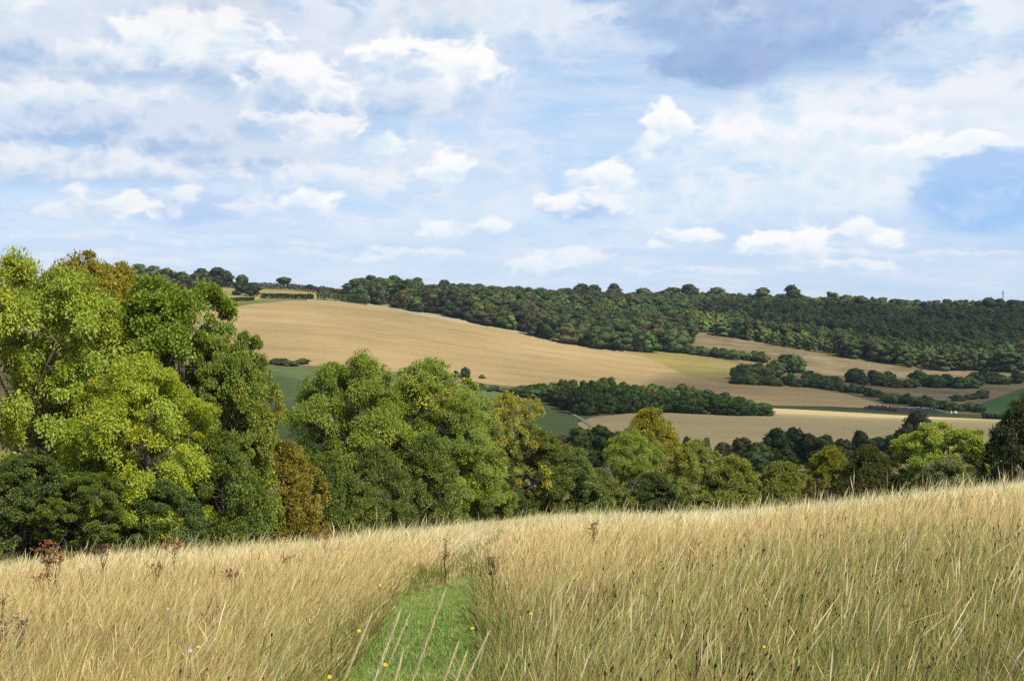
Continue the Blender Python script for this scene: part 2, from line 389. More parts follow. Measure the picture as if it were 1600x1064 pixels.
tree('hawthorn_bush', 'bush1', 1150, 708, 130, 116, (0.125, 0.15, 0.022), 'light green bush in the hedge right of the maple', 'bush')
tree('hawthorn_bush', 'bush2', 1222, 716, 130, 116, (0.115, 0.14, 0.024), 'olive yellow bush in the middle of the right-hand hedge', 'bush')
tree('maple_tree', 'dome1', 1298, 694, 110, 118, (0.115, 0.13, 0.012), 'olive-gold maple with an orange tip beside the dark round tree')
tree('maple_tree', 'dome0', 1356, 692, 115, 112, (0.05, 0.062, 0.011), 'dark green round tree between the olive maple and the bright lime tree', rot=2.0)
tree('sycamore_tree', 'syc1', 1482, 660, 185, 112, (0.155, 0.205, 0.024), 'bright lime-green sycamore standing out at the right end of the hedge')
tree('willow_bush', 'bush1', 1488, 708, 150, 100, (0.12, 0.145, 0.05), 'grey-green willow in front of the bright lime-green sycamore', 'bush')
tree('yew_tree', 'yew', 1622, 606, 165, 84, (0.028, 0.040, 0.012), 'almost black yew at the right edge of the photo')

# the dead bush of bare grey twigs
def dead_bush(px, top, wpx, Y):
    x, y, z = spot(px, Y); zt = EYE + float(slope_of(top)) * Y; h = zt - z; rng = np.random.default_rng(5); g = Geo()
    def grow(p, d, L, r, depth):
        q = p + d * L; m = (p + q) / 2 + rng.normal(0, 0.05 * L, 3); g.tube([p, m, q], [r, r * 0.8, r * 0.6], 4)
        if depth:
            for _ in range(3 if depth > 1 else 4): grow(p + (q - p) * rng.uniform(0.45, 1), unit(d + rng.normal(0, 0.42, 3) + np.array([-0.15, -0.05, 0.1])), L * rng.uniform(0.5, 0.8), r * 0.55, depth - 1)
    for k in range(7): grow(np.array([0, 0, h * 0.3]) + rng.normal(0, 0.2, 3), unit(np.array([rng.uniform(-0.9, 0.1), rng.uniform(-0.7, 0), 0.7])), h * 0.27, 0.07, 4)
    g.tube([[0, 0, -0.3], [0.1, 0, h * 0.2], [0, 0, h * 0.36]], [0.14, 0.11, 0.07], 6)
    tag(link('dead_bush', g.mesh('dead_bush', M_DEAD, True, False), None, (x, y, z)), 'bare grey dead bush of fine twigs in the hedge', 'bush')
dead_bush(955, 694, 80, 101)

# ------------------------------------------------------------------ far trees: one mesh each
FAR = {}
def far_proto(key, seed, H, R, n, leaf, **kw):
    V, Q, col, tgt = crown_data(seed, H=H, R=R, zb=kw.pop('zb', 0.4), lr=kw.pop('lr', (0.34, 0.5)), leaf=leaf, n_leaf=n, **kw)
    g = Geo(); g.tube([[0, 0, -1.5], [0, 0, H * 0.3], [0.1, 0, H * 0.6]], [R * 0.07, R * 0.055, R * 0.03], 5, (1.0, 0.75, 0.8))
    c_, rl_ = tgt[0], tgt[1]; rg = np.random.default_rng(seed + 1)
    for k in range(len(c_)):
        u = np.arange(8) * math.pi / 4; v = np.linspace(-1.45, 1.45, 6); rr = rl_[k] * 0.86 * rg.uniform(0.85, 1.08, (6, 8))
        S = np.stack([np.cos(v)[:, None] * np.cos(u)[None] * rr, np.cos(v)[:, None] * np.sin(u)[None] * rr, np.sin(v)[:, None] * rr * 0.9], 2) + c_[k]
        S[..., 2] = np.maximum(S[..., 2], 0.05); i, j = np.meshgrid(np.arange(5), np.arange(8), indexing='ij')
        g.add(S.reshape(-1, 3), np.stack([i * 8 + j, i * 8 + (j + 1) % 8, (i + 1) * 8 + (j + 1) % 8, (i + 1) * 8 + j], 2).reshape(-1, 4), None, np.array([1, 1, 1]) * rg.uniform(0.75, 1.0))
    V2 = np.concatenate(g.V); Q2 = np.concatenate(g.Q); T2 = np.concatenate(g.T)
    FAR[key] = dict(V=np.vstack([V, V2]), Q=np.vstack([Q, Q2 + len(V)]), T=T2 + len(V), col=np.vstack([col, np.concatenate(g.C)]), H=H, R=R)
    f = FAR[key]; f['me'] = mesh(key, f['V'], f['Q'], M_FAR, f['col'], None, False, f['T'])
for i in range(4): far_proto(f'beech{i}', 100 + i, 17, 6.5, 4200, (0.6, 0.5), lobes=17, clumps=16, clump_r=0.75, hue=0.22, prof='egg', var=0.35, flat=0.6, rnd=0.42, outline=0.6)
for i in range(3): far_proto(f'slim{i}', 110 + i, 12, 3.4, 2200, (0.5, 0.42), lobes=10, clumps=14, clump_r=0.55, hue=0.22, prof='egg', var=0.3, rnd=0.3)
for i in range(3): far_proto(f'scrub{i}', 120 + i, 6, 3.6, 2600, (0.38, 0.32), lobes=12, clumps=14, clump_r=0.45, hue=0.3, prof='dome', zb=0.1, rnd=0.3)
for i in range(3): far_proto(f'mid{i}', 130 + i, 12, 4.6, 9000, (0.32, 0.27), lobes=20, clumps=22, clump_r=0.5, hue=0.25, prof='egg', zb=0.1, rnd=0.3)
for i in range(2): far_proto(f'open{i}', 140 + i, 13, 6, 1100, (0.6, 0.5), lobes=14, clumps=9, clump_r=0.7, hue=0.3, prof='vase', zb=3.5, keep=0.8)

def far_tree(name, key, x, y, h, w, col, label, cat, group=None, rng=RNG):
    f = FAR[key]; o = link(name, f['me'], None, (x, y, float(ground_z(x, y))))
    o.scale = (w / 2 / f['R'], w / 2 / f['R'], h / f['H']); o.rotation_euler = (0, 0, rng.uniform(0, 6.28)); o.color = (*(q * 1.15 for q in col), 1)
    return tag(o, label, cat, group)
def far_px(name, key, px, top, wpx, Y, col, label, cat='tree', group=None):
    x, y, z = spot(px, Y); zt = EYE + float(slope_of(top)) * Y
    return far_tree(name, key, x, y, max(zt - z, 1.0), wpx * Y / FPX, col, label, cat, group)

def jit(c, s=0.25, rng=RNG):
    b = math.exp(rng.normal(0, s)); h = rng.normal(0, 0.12)
    return (c[0] * b * (1 + h), c[1] * b, c[2] * b * (1 - h * 0.6))
def edge(pts, px):
    a = np.array(pts, float); return float(np.interp(px, a[:, 0], a[:, 1]))
BR, FG, PL, SK = (0.068, 0.072, 0.027), (0.066, 0.092, 0.028), (0.11, 0.155, 0.042), (0.048, 0.058, 0.023)

def scatter(x0, x1, front, back_Y, gap, seed):
    """points of a wood on a jittered grid: front is the photo line of its near edge, back_Y the depth of its far edge"""
    rng = np.random.default_rng(seed); pts = []
    fr = [(a, y_at(a, b)) for a, b in front]
    ymin = min(q[1] for q in fr); Y = ymin
    while Y < max(b for a, b in back_Y):
        xa, xb = float(ray(x0, 490)[0]) * Y, float(ray(x1, 490)[0]) * Y
        for x in np.arange(xa, xb, gap):
            xx, yy = x + rng.uniform(-.4, .4) * gap, Y + rng.uniform(-.4, .4) * gap
            px = CX + xx / yy * FPX
            if edge(fr, px) <= yy <= edge(back_Y, px) and x0 <= px <= x1: pts.append((xx, yy, px))
        Y += gap * 0.87
    pts.sort(key=lambda p: p[1] - edge(fr, p[2])); return pts, fr, rng

def merged(name, items, label, cat):
    Vs, Qs, Ts, Cs, n = [], [], [], [], 0
    for key, x, y, h, w, col, rot in items:
        f = FAR[key]; c, s = math.cos(rot), math.sin(rot); V = f['V'] * np.array([w / 2 / f['R'], w / 2 / f['R'], h / f['H']])
        V = np.column_stack([V[:, 0] * c - V[:, 1] * s + x, V[:, 0] * s + V[:, 1] * c + y, V[:, 2] + float(ground_z(x, y))])
        Vs.append(V); Qs.append(f['Q'] + n); Ts.append(f['T'] + n); Cs.append(f['col'] * np.array(col)); n += len(V)
    o = link(name, mesh(name, np.concatenate(Vs), np.concatenate(Qs), M_FAR, np.concatenate(Cs), None, False, np.concatenate(Ts)))
    return tag(o, label, cat, None, 'stuff')
for i in range(4): far_proto(f'wb{i}', 150 + i, 17, 6.5, 1300, (0.9, 0.8), lobes=13, clumps=14, clump_r=0.9, hue=0.2, var=0.35, rnd=0.42, outline=0.6)
for i in range(3): far_proto(f'wp{i}', 160 + i, 12, 3.6, 650, (0.75, 0.65), lobes=9, clumps=12, clump_r=0.5, hue=0.2, var=0.3, rnd=0.3)

# main wood on the golden hill: old beeches in front, paler plantation behind
W1F = [(555, 473), (600, 480), (700, 496), (800, 519), (860, 532), (950, 549), (1060, 551), (1085, 535)]
pts, fr, rng = scatter(555, 1085, W1F, [(555, 1150), (650, 1330), (800, 1420), (1100, 1450)], 12.0, 21)
items = []; k = 0
for (x, y, px) in pts:
    dep = y - edge(fr, px)
    old = dep < 120 + 90 * fbm(np.array([px / 60.0]), np.array([0.3]))[0] or y > 1330
    big = rng.random() < (0.8 if old else 0.12)
    base = BR if (old and rng.random() < 0.6) else (FG if big else PL)  # no cloud stands over this wood; its shade is put into dark crown colours
    h, w = (rng.uniform(11, 19), rng.uniform(13, 22)) if big else (rng.uniform(8, 12), rng.uniform(7, 11))
    if y > 1270: h = min(h, rng.uniform(8, 15))
    if k < 62 and dep < 16:
        far_tree('beech_tree', f'beech{k % 4}', x, y, h * 1.0, w, jit(base, 0.25, rng), 'dark tree along the front edge of the wood above the golden field', 'tree', 'trees along the front edge of the hilltop wood', rng); k += 1
    else: items.append(((f'wb{rng.integers(4)}' if big else f'wp{rng.integers(3)}'), x, y, h, w, jit(base, 0.22, rng), rng.uniform(0, 6.28)))
n1 = len(items)
merged('woodland', items, 'dense mixed wood of dark brown-green crowns above the golden field', 'woodland')

# right-hand wood: lighter plantation over the rough pasture
W2F = [(960, 500), (1060, 513), (1150, 529), (1250, 547), (1400, 571), (1450, 579), (1660, 582)]
pts, fr, rng = scatter(985, 1660, W2F, [(985, 1500), (1660, 1500)], 9.5, 22)
items = []; k = 0
for (x, y, px) in pts:
    if px < 1085 and y < 1040: continue
    dep = y - edge(fr, px); q = fbm(np.array([x / 70.0]), np.array([y / 90.0]))[0]
    big = (q > 0.56) or y > 1440
    base = (BR if rng.random() < 0.3 else FG) if big else PL
    if px > 1330 or dep < 40: base = tuple(0.6 * a + 0.4 * b for a, b in zip(base, FG))
    if 1080 < px < 1330 and y > 1040 and q < 0.56: base = (0.17, 0.215, 0.045)  # sunlit patch of the wood, put into a brighter crown colour
    h, w = (rng.uniform(12, 18), rng.uniform(11, 18)) if big else (rng.uniform(9.5, 12), rng.uniform(6.5, 9.5))
    if y > 1330 and px < 1290: h = min(h, rng.uniform(8, 16))
    if k < 55 and dep < 10 and px > 1065:
        far_tree('plantation_tree', f'slim{k % 3}', x, y, h, w, jit(base, 0.18, rng), 'green tree along the lower edge of the wood above the rough pasture', 'tree', 'trees along the lower edge of the right-hand wood', rng); k += 1
    else: items.append(((f'wb{rng.integers(4)}' if big else f'wp{rng.integers(3)}'), x, y, h, w, jit(base, 0.18, rng), rng.uniform(0, 6.28)))
merged('plantation', items, 'broad green plantation wood covering the right-hand hillside', 'woodland')

# dark wood behind the tall trees at the left
rng = np.random.default_rng(31)
for i, (px, top, w, Y) in enumerate([(140, 418, 34, 1120), (165, 411, 36, 1140), (190, 408, 40, 1130), (215, 412, 36, 1150), (240, 415, 40, 1120), (262, 418, 36, 1100), (285, 424, 38, 1080), (200, 425, 36, 1040), (230, 430, 36, 1020), (258, 432, 40, 1000), (282, 438, 40, 985), (300, 436, 36, 1010), (272, 450, 36, 950), (296, 452, 40, 940), (314, 455, 32, 935), (318, 444, 30, 990), (170, 432, 40, 1000), (250, 450, 40, 930)]):
    far_px('beech_tree', f'beech{i % 4}', px, top, w, Y, jit(BR if i % 3 else FG, 0.2, rng), 'dark brown-green tree of the wood showing above the tall left-hand trees', 'tree', 'trees of the dark wood at upper left')
for i, (px, top, w, Y, lab) in enumerate([(315, 419, 36, 1200, 'left tree of the dark rounded clump on the skyline'), (340, 417, 40, 1210, 'middle tree of the dark rounded clump on the skyline'), (354, 422, 28, 1190, 'right tree of the dark rounded clump on the skyline')]):
    far_px('beech_tree', f'beech{i}', px, top, w, Y, SK, lab)
far_px('oak_tree', 'open0', 379, 429, 20, 1080, (0.05, 0.07, 0.03), 'pale feathery tree rising behind the two dark field trees')
far_px('oak_tree', 'beech1', 374, 439, 26, 990, SK, 'left of the two dark oaks in the hedge of the yellow field')
far_px('oak_tree', 'beech2', 396, 441, 28, 985, SK, 'right of the two dark oaks in the hedge of the yellow field')
far_px('oak_tree', 'open1', 444, 433, 24, 1260, SK, 'lone open-crowned tree on the skyline hedge at left')
far_px('oak_tree', 'beech0', 545, 442, 26, 1120, SK, 'dark oak at the end of the skyline hedge before the wood')
for px, top, w, lab in [(484, 444, 16, 'small round bush rising out of the skyline hedge'),]:
    far_px('oak_tree', 'scrub0', px, top, w, 1200, FG, lab)
# single trees standing up out of the woods on the skyline
for i, (px, top, w, col, lab) in enumerate([
    (592, 434, 30, SK, 'round dark tree at the left end of the hilltop wood skyline'), (617, 436, 22, SK, 'second round tree on the hilltop wood skyline'), (652, 433, 26, SK, 'flat-topped dark tree on the hilltop wood skyline'),
    (694, 437, 26, SK, 'spreading tree on the hilltop wood skyline'), (728, 447, 14, BR, 'small brown tree on the hilltop wood skyline'), (776, 447, 30, FG, 'green tree left of the pale house gable'), (818, 452, 22, (0.06, 0.11, 0.02), 'bright green small tree right of the pale house gable'),
    (834, 451, 18, FG, 'dark green conical tree beside the bright green one'), (862, 450, 18, FG, 'lone pointed tree standing in the skyline gap'), (886, 447, 26, SK, 'lowest of the three dark skyline trees'),
    (908, 440, 34, SK, 'tallest of the three dark skyline trees'), (928, 442, 28, SK, 'right one of the three dark skyline trees'), (959, 440, 26, SK, 'lone dark tree standing apart on the skyline right of the trio'),
    (1005, 447, 36, BR, 'broad low brown tree on the skyline'), (1050, 446, 46, BR, 'broad brown tree below the forked skyline tree'), (1078, 441, 30, BR, 'forked brown tree on the middle skyline'), (1120, 446, 34, FG, 'grey green tree on the skyline right of the forked tree'),
    (1192, 446, 30, BR, 'dark brown tree left of the tall round skyline tree'), (1237, 442, 32, SK, 'tall round dark tree on the right-hand skyline'), (1300, 453, 18, FG, 'small pointed tree on the right-hand skyline'),
    (1322, 458, 28, BR, 'brown tree right of the small pointed tree'), (1345, 459, 26, SK, 'dark tree at the shoulder of the falling skyline'), (1398, 473, 20, SK, 'small dark tree in the low part of the skyline'), (1447, 469, 20, SK, 'left tree of the dark pair near the pale roofs'), (1462, 470, 20, SK, 'right tree of the dark pair near the pale roofs')]):
    far_px('skyline_tree', ['beech0', 'beech1', 'beech2', 'beech3'][i % 4] if w > 19 else f'slim{i % 3}', px, top + (2.5 if px > 850 else 0), w * 1.2, 1440 if px > 700 else 1300, col, lab)
for i, (px, top, w) in enumerate([(1530, 470, 30), (1545, 464, 36), (1562, 466, 36), (1580, 468, 40), (1600, 470, 40), (1622, 470, 40)]):
    far_px('skyline_tree', f'beech{i % 4}', px, top, w, 1400, SK, 'dark tree of the round hilltop copse below the mast', 'tree', 'trees of the copse by the mast')

# the small wood between the two stubble fields
rng = np.random.default_rng(41)
W3B = [(800, 616), (860, 630), (905, 650), (950, 646), (1050, 645), (1150, 650), (1200, 650)]
W3T = [(800, 604), (840, 597), (870, 590), (950, 590), (1000, 596), (1080, 601), (1130, 612), (1180, 622), (1206, 632)]
k = 0
for row, (f0, hmul) in enumerate([(0.0, 0.62), (0.34, 0.78), (0.72, 0.95)]):
    for px in np.arange(806 + row * 5, 1198, 15.5):
        p = px + rng.uniform(-4, 4); b, t = edge(W3B, p), edge(W3T, p)
        Yb = y_at(p, b); Y = Yb * (1 + 0.07 * f0) ; x, y, z = spot(p, Y)
        top = b + (t - b) * (hmul + rng.uniform(-0.08, 0.1)); h = max(EYE + float(slope_of(top)) * Y - z, 2.5)
        far_tree('coppice_tree', f'mid{k % 3}', x, y, h, rng.uniform(26, 36) * Y / FPX, jit((0.066, 0.098, 0.024) if row else (0.056, 0.084, 0.022), 0.18, rng), 'dark green tree of the long small wood between the two stubble fields', 'tree', 'trees of the small wood', rng); k += 1

# dark belt beyond the near hedge
rng = np.random.default_rng(43)
for i, (px, top, w, Y, c, lab) in enumerate([
    (905, 666, 70, 300, DG, None), (938, 662, 70, 305, DG, None), (884, 680, 60, 300, BR, None), (968, 672, 50, 300, DG, None), (1075, 680, 24, 300, SK, None), (1102, 682, 22, 300, BR, None),
    (1130, 690, 44, 320, BR, None), (1160, 682, 46, 325, BR, None), (1190, 690, 40, 320, FG, None), (1215, 667, 44, 330, DG, None), (1243, 666, 44, 335, DG, None), (1268, 676, 40, 330, SK, None), (1292, 678, 44, 325, FG, None), (1318, 684, 40, 335, BR, None),
    (1370, 682, 46, 340, BR, None), (1395, 678, 40, 335, FG, None), (1412, 666, 40, 330, SK, None), (1180, 704, 44, 300, FG, None), (1230, 700, 44, 300, DG, None), (1280, 702, 44, 300, DG, None), (1330, 704, 44, 300, DG, None), (1375, 704, 40, 300, BR, None), (1145, 705, 44, 300, BR, None),
    (1347, 671, 32, 345, DG, 'small round-headed tree poking up from the dark tree belt'), (1436, 639, 52, 335, SK, 'tall dark tree standing against the stubble field at right'), (1568, 655, 46, 250, (0.03, 0.05, 0.02), 'grey-green tree just left of the black yew')]):
    far_px('valley_tree', f'mid{i % 3}', px, top, w, Y, jit(tuple(q * 0.85 for q in c), 0.15, rng), lab or 'dark tree of the shaded belt behind the near hedge', 'tree', None if lab else 'trees of the dark belt')

# scrub and hedges across the far fields
rng = np.random.default_rng(47); k = 0
def scrub_line(line, step, hpx, group, lab, col=FG, jy=3, wmul=1.6, name='scrub_bush'):
    global k
    a = np.array(line, float)
    for px in np.arange(a[0, 0], a[-1, 0], step):
        p = px + rng.uniform(-0.3, 0.3) * step; b = edge(line, p) + rng.uniform(-jy, jy) * 0.5; Y = y_at(p, b); x, y, z = spot(p, Y); h = hpx * rng.uniform(0.7, 1.25)
        far_tree(name, f'scrub{k % 3}', x, y, h * Y / FPX, max(step * wmul * 1.35, h * 1.35) * rng.uniform(0.85, 1.25) * Y / FPX, jit(col, 0.25, rng), lab, 'bush', group, rng); k += 1
scrub_line([(1072, 552), (1100, 556), (1160, 562), (1200, 566)], 11, 17, 'bushes below the hilltop wood', 'dark bush in the thicket running down from the hilltop wood')
scrub_line([(1160, 590), (1200, 588), (1240, 582)], 13, 24, 'bushes of the thick scrub clump', 'dark bush of the thick scrub clump between the two slopes', jy=8)
scrub_line([(1155, 600), (1250, 604), (1300, 609)], 12, 17, 'bushes of the hedge above the far stubble', 'dark bush of the hedge along the top of the far stubble field')
scrub_line([(1300, 610), (1350, 617), (1400, 630), (1470, 640), (1535, 645)], 10, 15, 'bushes of the hedge behind the dark heap', 'dark bush of the hedge that runs down behind the dark heap')
scrub_line([(1265, 596), (1310, 600)], 14, 17, 'bushes in the rough pasture', 'dark bush standing in the brown rough pasture', jy=5)
scrub_line([(1335, 600), (1395, 601)], 13, 20, 'bushes in the rough pasture', 'dark bush standing in the brown rough pasture', jy=5)
scrub_line([(1405, 602), (1590, 603)], 15, 19, 'bushes in the rough pasture', 'dark bush standing in the brown rough pasture', jy=9)
scrub_line([(1540, 615), (1545, 615)], 10, 9, None, 'lone round bush right of centre in the rough pasture'); scrub_line([(1500, 626), (1530, 624)], 14, 9, 'bushes above the green field corner', 'low bush above the corner of the bright green field')
scrub_line([(430, 571), (482, 571)], 13, 10, 'bushes of the short hedge', 'dark bush of the short hedge between golden and dark green fields', wmul=1.5)
scrub_line([(748, 611), (815, 613)], 12, 9, 'bushes at the left tip of the small wood', 'low dark bush at the left tip of the long small wood')
far_px('scrub_bush', 'scrub0', 727, 573, 18, y_at(727, 592), SK, 'dark round bush alone at the foot of the golden field', 'bush')
far_px('scrub_bush', 'scrub1', 712, 578, 14, y_at(712, 592), SK, 'smaller dark bush touching the lone round bush', 'bush')
far_px('scrub_bush', 'scrub2', 753, 585, 12, y_at(753, 592), OL, 'small olive bush right of the lone round bush', 'bush')

# trimmed hedges: one object each
def hedge(line, hpx, name, label, col=SK, wm=3.0):
    a = np.array(line, float); V = []; rg = np.random.default_rng(int(a[0, 0])); pts = []
    for p in np.arange(a[0, 0], a[-1, 0], 0.8):
        Y = y_at(p, edge(line, p)) if edge(line, p) > 449 else 1240.0
        x, y, z = spot(p, Y); hh = hpx * Y / FPX * (0.75 + 0.5 * fbm(np.array([p / 7.0]), np.array([1.7]))[0])
        for q in range(16): pts.append((x + rg.normal(0, 0.4), y + rg.uniform(-wm, wm) / 2, z + hh * rg.uniform(0, 1) ** 0.7))
    pts = np.array(pts); n = len(pts); ax = rsph(rg, n) * 0.55; nn = np.cross(ax, rsph(rg, n)); nn = unit(nn) * 0.5
    V = np.stack([pts - ax, pts + nn, pts + ax, pts - nn], 1).reshape(-1, 3)
    cc = np.repeat(np.clip(1 + rg.normal(0, 0.2, (n, 1)), 0.5, 1.6) * np.ones((1, 3)), 4, 0)
    o = link(name, mesh(name, V, np.arange(n * 4).reshape(-1, 4), M_FAR, cc)); o.color = (*col, 1)
    return tag(o, label, 'hedge')
hedge([(335, 449), (400, 451), (450, 452), (500, 457), (560, 464)], 9, 'hedge', 'long dark hedge along the skyline at left', SK)
hedge([(330, 476), (352, 472), (398, 470)], 6, 'hedge', 'dark hedge under the two dark field oaks', SK)
hedge([(408, 467), (450, 467), (490, 468)], 8, 'hedge', 'broken hedge at the top edge of the golden field', (0.03, 0.036, 0.014))
hedge([(495, 469), (530, 471), (575, 477)], 13, 'hedge', 'thick dark hedge leading to the hilltop wood', FG)
hedge([(1540, 655), (1575, 656)], 7, 'hedge', 'low dark hedge below the bright green field', SK)
#@@GROUND
# ------------------------------------------------------------------ ground sheet
def ground_material():
    m, nt, out = new_mat('hill_ground'); L = nt.links.new
    g = N(nt, 'NewGeometry')
    n1 = N(nt, 'TexNoise', inp={'Scale': 0.05, 'Detail': 8.0, 'Roughness': 0.65}); L(g.outputs['Position'], n1.inputs['Vector'])
    n2 = N(nt, 'TexNoise', inp={'Scale': 7.0, 'Detail': 6.0, 'Roughness': 0.7}); L(g.outputs['Position'], n2.inputs['Vector'])
    ad = N(nt, 'Math', operation='MULTIPLY_ADD', inp={1: 0.5, 2: 0.0}); L(n1.outputs['Fac'], ad.inputs[0])
    ad2 = N(nt, 'Math', operation='MULTIPLY_ADD', inp={1: 0.5}); L(n2.outputs['Fac'], ad2.inputs[0]); L(ad.outputs[0], ad2.inputs[2])
    r = ramp(nt, [(0.35, (0.06, 0.06, 0.022)), (0.5, (0.15, 0.12, 0.05)), (0.65, (0.25, 0.19, 0.085))]); L(ad2.outputs[0], r.inputs[0])
    p = N(nt, 'BsdfPrincipled', inp={'Roughness': 0.95, 'Specular IOR Level': 0.05}); L(r.outputs[0], p.inputs['Base Color'])
    L(p.outputs[0], out.inputs['Surface']); return m
def build_ground():
    fa = np.linspace(-0.55, 0.55, 221); rest = np.linspace(0.55, 2 * math.pi - 0.55, 60)[1:-1]
    th = np.concatenate([fa, rest]); na = len(th)
    rr = np.concatenate([np.linspace(0.4, 8, 26), np.exp(np.linspace(math.log(8.4), math.log(2600), 330))])
    X, Y = rr[:, None] * np.sin(th)[None], rr[:, None] * np.cos(th)[None]
    V = np.stack([X, Y, ground_z(X, Y)], 2).reshape(-1, 3); nr = len(rr)
    i, j = np.meshgrid(np.arange(nr - 1), np.arange(na), indexing='ij'); j2 = (j + 1) % na
    Q = np.stack([i * na + j, i * na + j2, (i + 1) * na + j2, (i + 1) * na + j], 2).reshape(-1, 4)[:, ::-1]
    V = np.vstack([V, [[0, 0, 0]]]); T = [[k, (k + 1) % na, len(V) - 1] for k in range(na)]
    tag(link('ground', mesh('ground', V, Q, ground_material(), None, None, True, T)), 'rolling chalk downland hillside and valley', 'ground', None, 'structure')
build_ground()

def field(name, top, bot, mat, label, lift=0.25, nx=160, ny=60, kind='structure'):
    """a field lying on the ground between two photo lines"""
    x0, x1 = max(top[0][0], bot[0][0]), min(top[-1][0], bot[-1][0]); V = []
    for p in np.linspace(x0, x1, nx):
        ya, yb = y_at(p, edge(bot, p)), y_at(p, edge(top, p))
        yy = np.linspace(ya, max(yb, ya + 0.5), ny); xx = float(ray(p, 490)[0]) * yy
        V.append(np.stack([xx, yy, ground_z(xx, yy) + lift], 1))
    V = np.concatenate(V); i, j = np.meshgrid(np.arange(nx - 1), np.arange(ny - 1), indexing='ij')
    Q = np.stack([i * ny + j, (i + 1) * ny + j, (i + 1) * ny + j + 1, i * ny + j + 1], 2).reshape(-1, 4)
    return tag(link(name, mesh(name, V, Q, mat, None, None, True)), label, 'field', None, kind)

M_GOLD = field_material('stubble_gold', (0.20, 0.15, 0.068), (0.295, 0.21, 0.095), (0.36, 0.268, 0.125), 0.07, 0.05, 0.10)
M_GOLD2 = field_material('stubble_low', (0.33, 0.255, 0.122), (0.40, 0.312, 0.15), (0.46, 0.36, 0.18), 0.1, 0.9, -0.05)
M_PALE = field_material('pale_strip', (0.19, 0.17, 0.10), (0.27, 0.25, 0.15), (0.35, 0.32, 0.2))
M_TRI = field_material('yellow_green', (0.134, 0.127, 0.040), (0.246, 0.198, 0.063), (0.316, 0.246, 0.087), 0.12, 0.8, 0.35)
M_UP = field_material('upper_field', (0.127, 0.143, 0.040), (0.237, 0.206, 0.063), (0.332, 0.269, 0.095))
M_GRN = field_material('green_crop', (0.062, 0.088, 0.027), (0.088, 0.118, 0.037), (0.13, 0.132, 0.056), 0.1, 0.7, 0.5)
M_BGRN = field_material('bright_green', (0.036, 0.079, 0.020), (0.048, 0.098, 0.024), (0.060, 0.110, 0.031))
M_ROUGH = field_material('rough_pasture', (0.071, 0.067, 0.028), (0.167, 0.131, 0.067), (0.261, 0.206, 0.119), 0.0, 1, 0.2, 0.03, None, 0.25)
M_VERGE = field_material('verge', (0.079, 0.095, 0.028), (0.119, 0.127, 0.043), (0.167, 0.158, 0.063))
M_TRACK = field_material('track_verge', (0.024, 0.040, 0.012), (0.036, 0.052, 0.016), (0.055, 0.063, 0.024))
M_BRN = field_material('fallow', (0.087, 0.079, 0.043), (0.134, 0.110, 0.063), (0.190, 0.150, 0.087))

GT = [(300, 492), (330, 485), (400, 475), (460, 470), (520, 472), (580, 479), (700, 501), (800, 519), (900, 541), (1000, 556), (1030, 568), (1075, 588), (1150, 600), (1250, 604), (1320, 615), (1405, 640)]
GB = [(300, 576), (430, 571), (500, 573), (700, 588), (760, 601), (830, 607), (900, 614), (1000, 625), (1100, 631), (1205, 634), (1300, 636), (1405, 641)]
field('golden_field', GT, GB, M_GOLD, 'great golden stubble field on the domed hill')
field('field_strip', [(430, 467), (520, 467), (600, 476), (700, 491), (800, 510), (900, 532), (980, 549), (1005, 556)], [(430, 472), (460, 470), (520, 472), (580, 479), (700, 501), (800, 519), (900, 541), (1005, 558)], M_PALE, 'pale strip of rough grass between golden field and wood', 0.12)
field('field_verge', [(300, 486), (330, 479), (400, 469), (440, 466), (480, 466)], [(300, 492), (330, 485), (400, 475), (440, 471.5), (480, 471)], M_VERGE, 'green grass verge at the left top of the golden field', 0.18)
field('upper_field', [(318, 449), (400, 452), (450, 454), (500, 459)], [(318, 480), (400, 470), (450, 467.5), (500, 466)], M_UP, 'small yellow-green field below the skyline hedge', 0.1)
field('corner_field', [(955, 549), (1060, 551), (1110, 558), (1168, 572)], [(955, 549.6), (1010, 560), (1075, 588), (1150, 599), (1168, 594)], M_TRI, 'yellow-green corner field below the wood', 0.18)
field('green_field', [(300, 578), (430, 573), (500, 575), (700, 592), (760, 606), (800, 611), (850, 624), (905, 654)], [(300, 705), (870, 705), (888, 686), (905, 656)], M_GRN, 'dark green crop field on the near slope of the hill')
field('fallow_patch', [(690, 588), (750, 601), (830, 608)], [(690, 600), (760, 606.5), (830, 613)], M_BRN, 'brown fallow strip below the golden field', 0.32)
field('field_margin', [(735, 603), (800, 609), (850, 622), (905, 652), (925, 664)], [(735, 605), (800, 611.5), (850, 625), (905, 656), (925, 670)], M_PALE, 'pale grass margin round the dark green field', 0.45)
field('stubble_field', [(902, 662), (925, 653), (1000, 645), (1205, 638), (1350, 646), (1480, 652), (1600, 656)], [(902, 663), (930, 700), (1000, 706), (1600, 712)], M_GOLD2, 'level stubble field on the valley floor')
field('grass_track', [(1195, 634), (1300, 637), (1400, 642), (1480, 647), (1575, 652)], [(1195, 638), (1300, 643), (1400, 649), (1480, 653), (1575, 657)], M_TRACK, 'dark grassy track between the two stubble fields', 0.4)
field('rough_pasture', [(1065, 514), (1150, 529), (1250, 547), (1400, 571), (1450, 579), (1640, 582)], [(1065, 548), (1100, 556), (1165, 568), (1250, 603), (1320, 614), (1400, 632), (1540, 646), (1600, 610), (1640, 600)], M_ROUGH, 'brown tussocky rough pasture on the right-hand slope', 0.15)
field('bright_field', [(1535, 631), (1600, 607), (1680, 585)], [(1535, 646), (1600, 654), (1680, 654)], M_BGRN, 'bright green field at the right edge', 0.4)

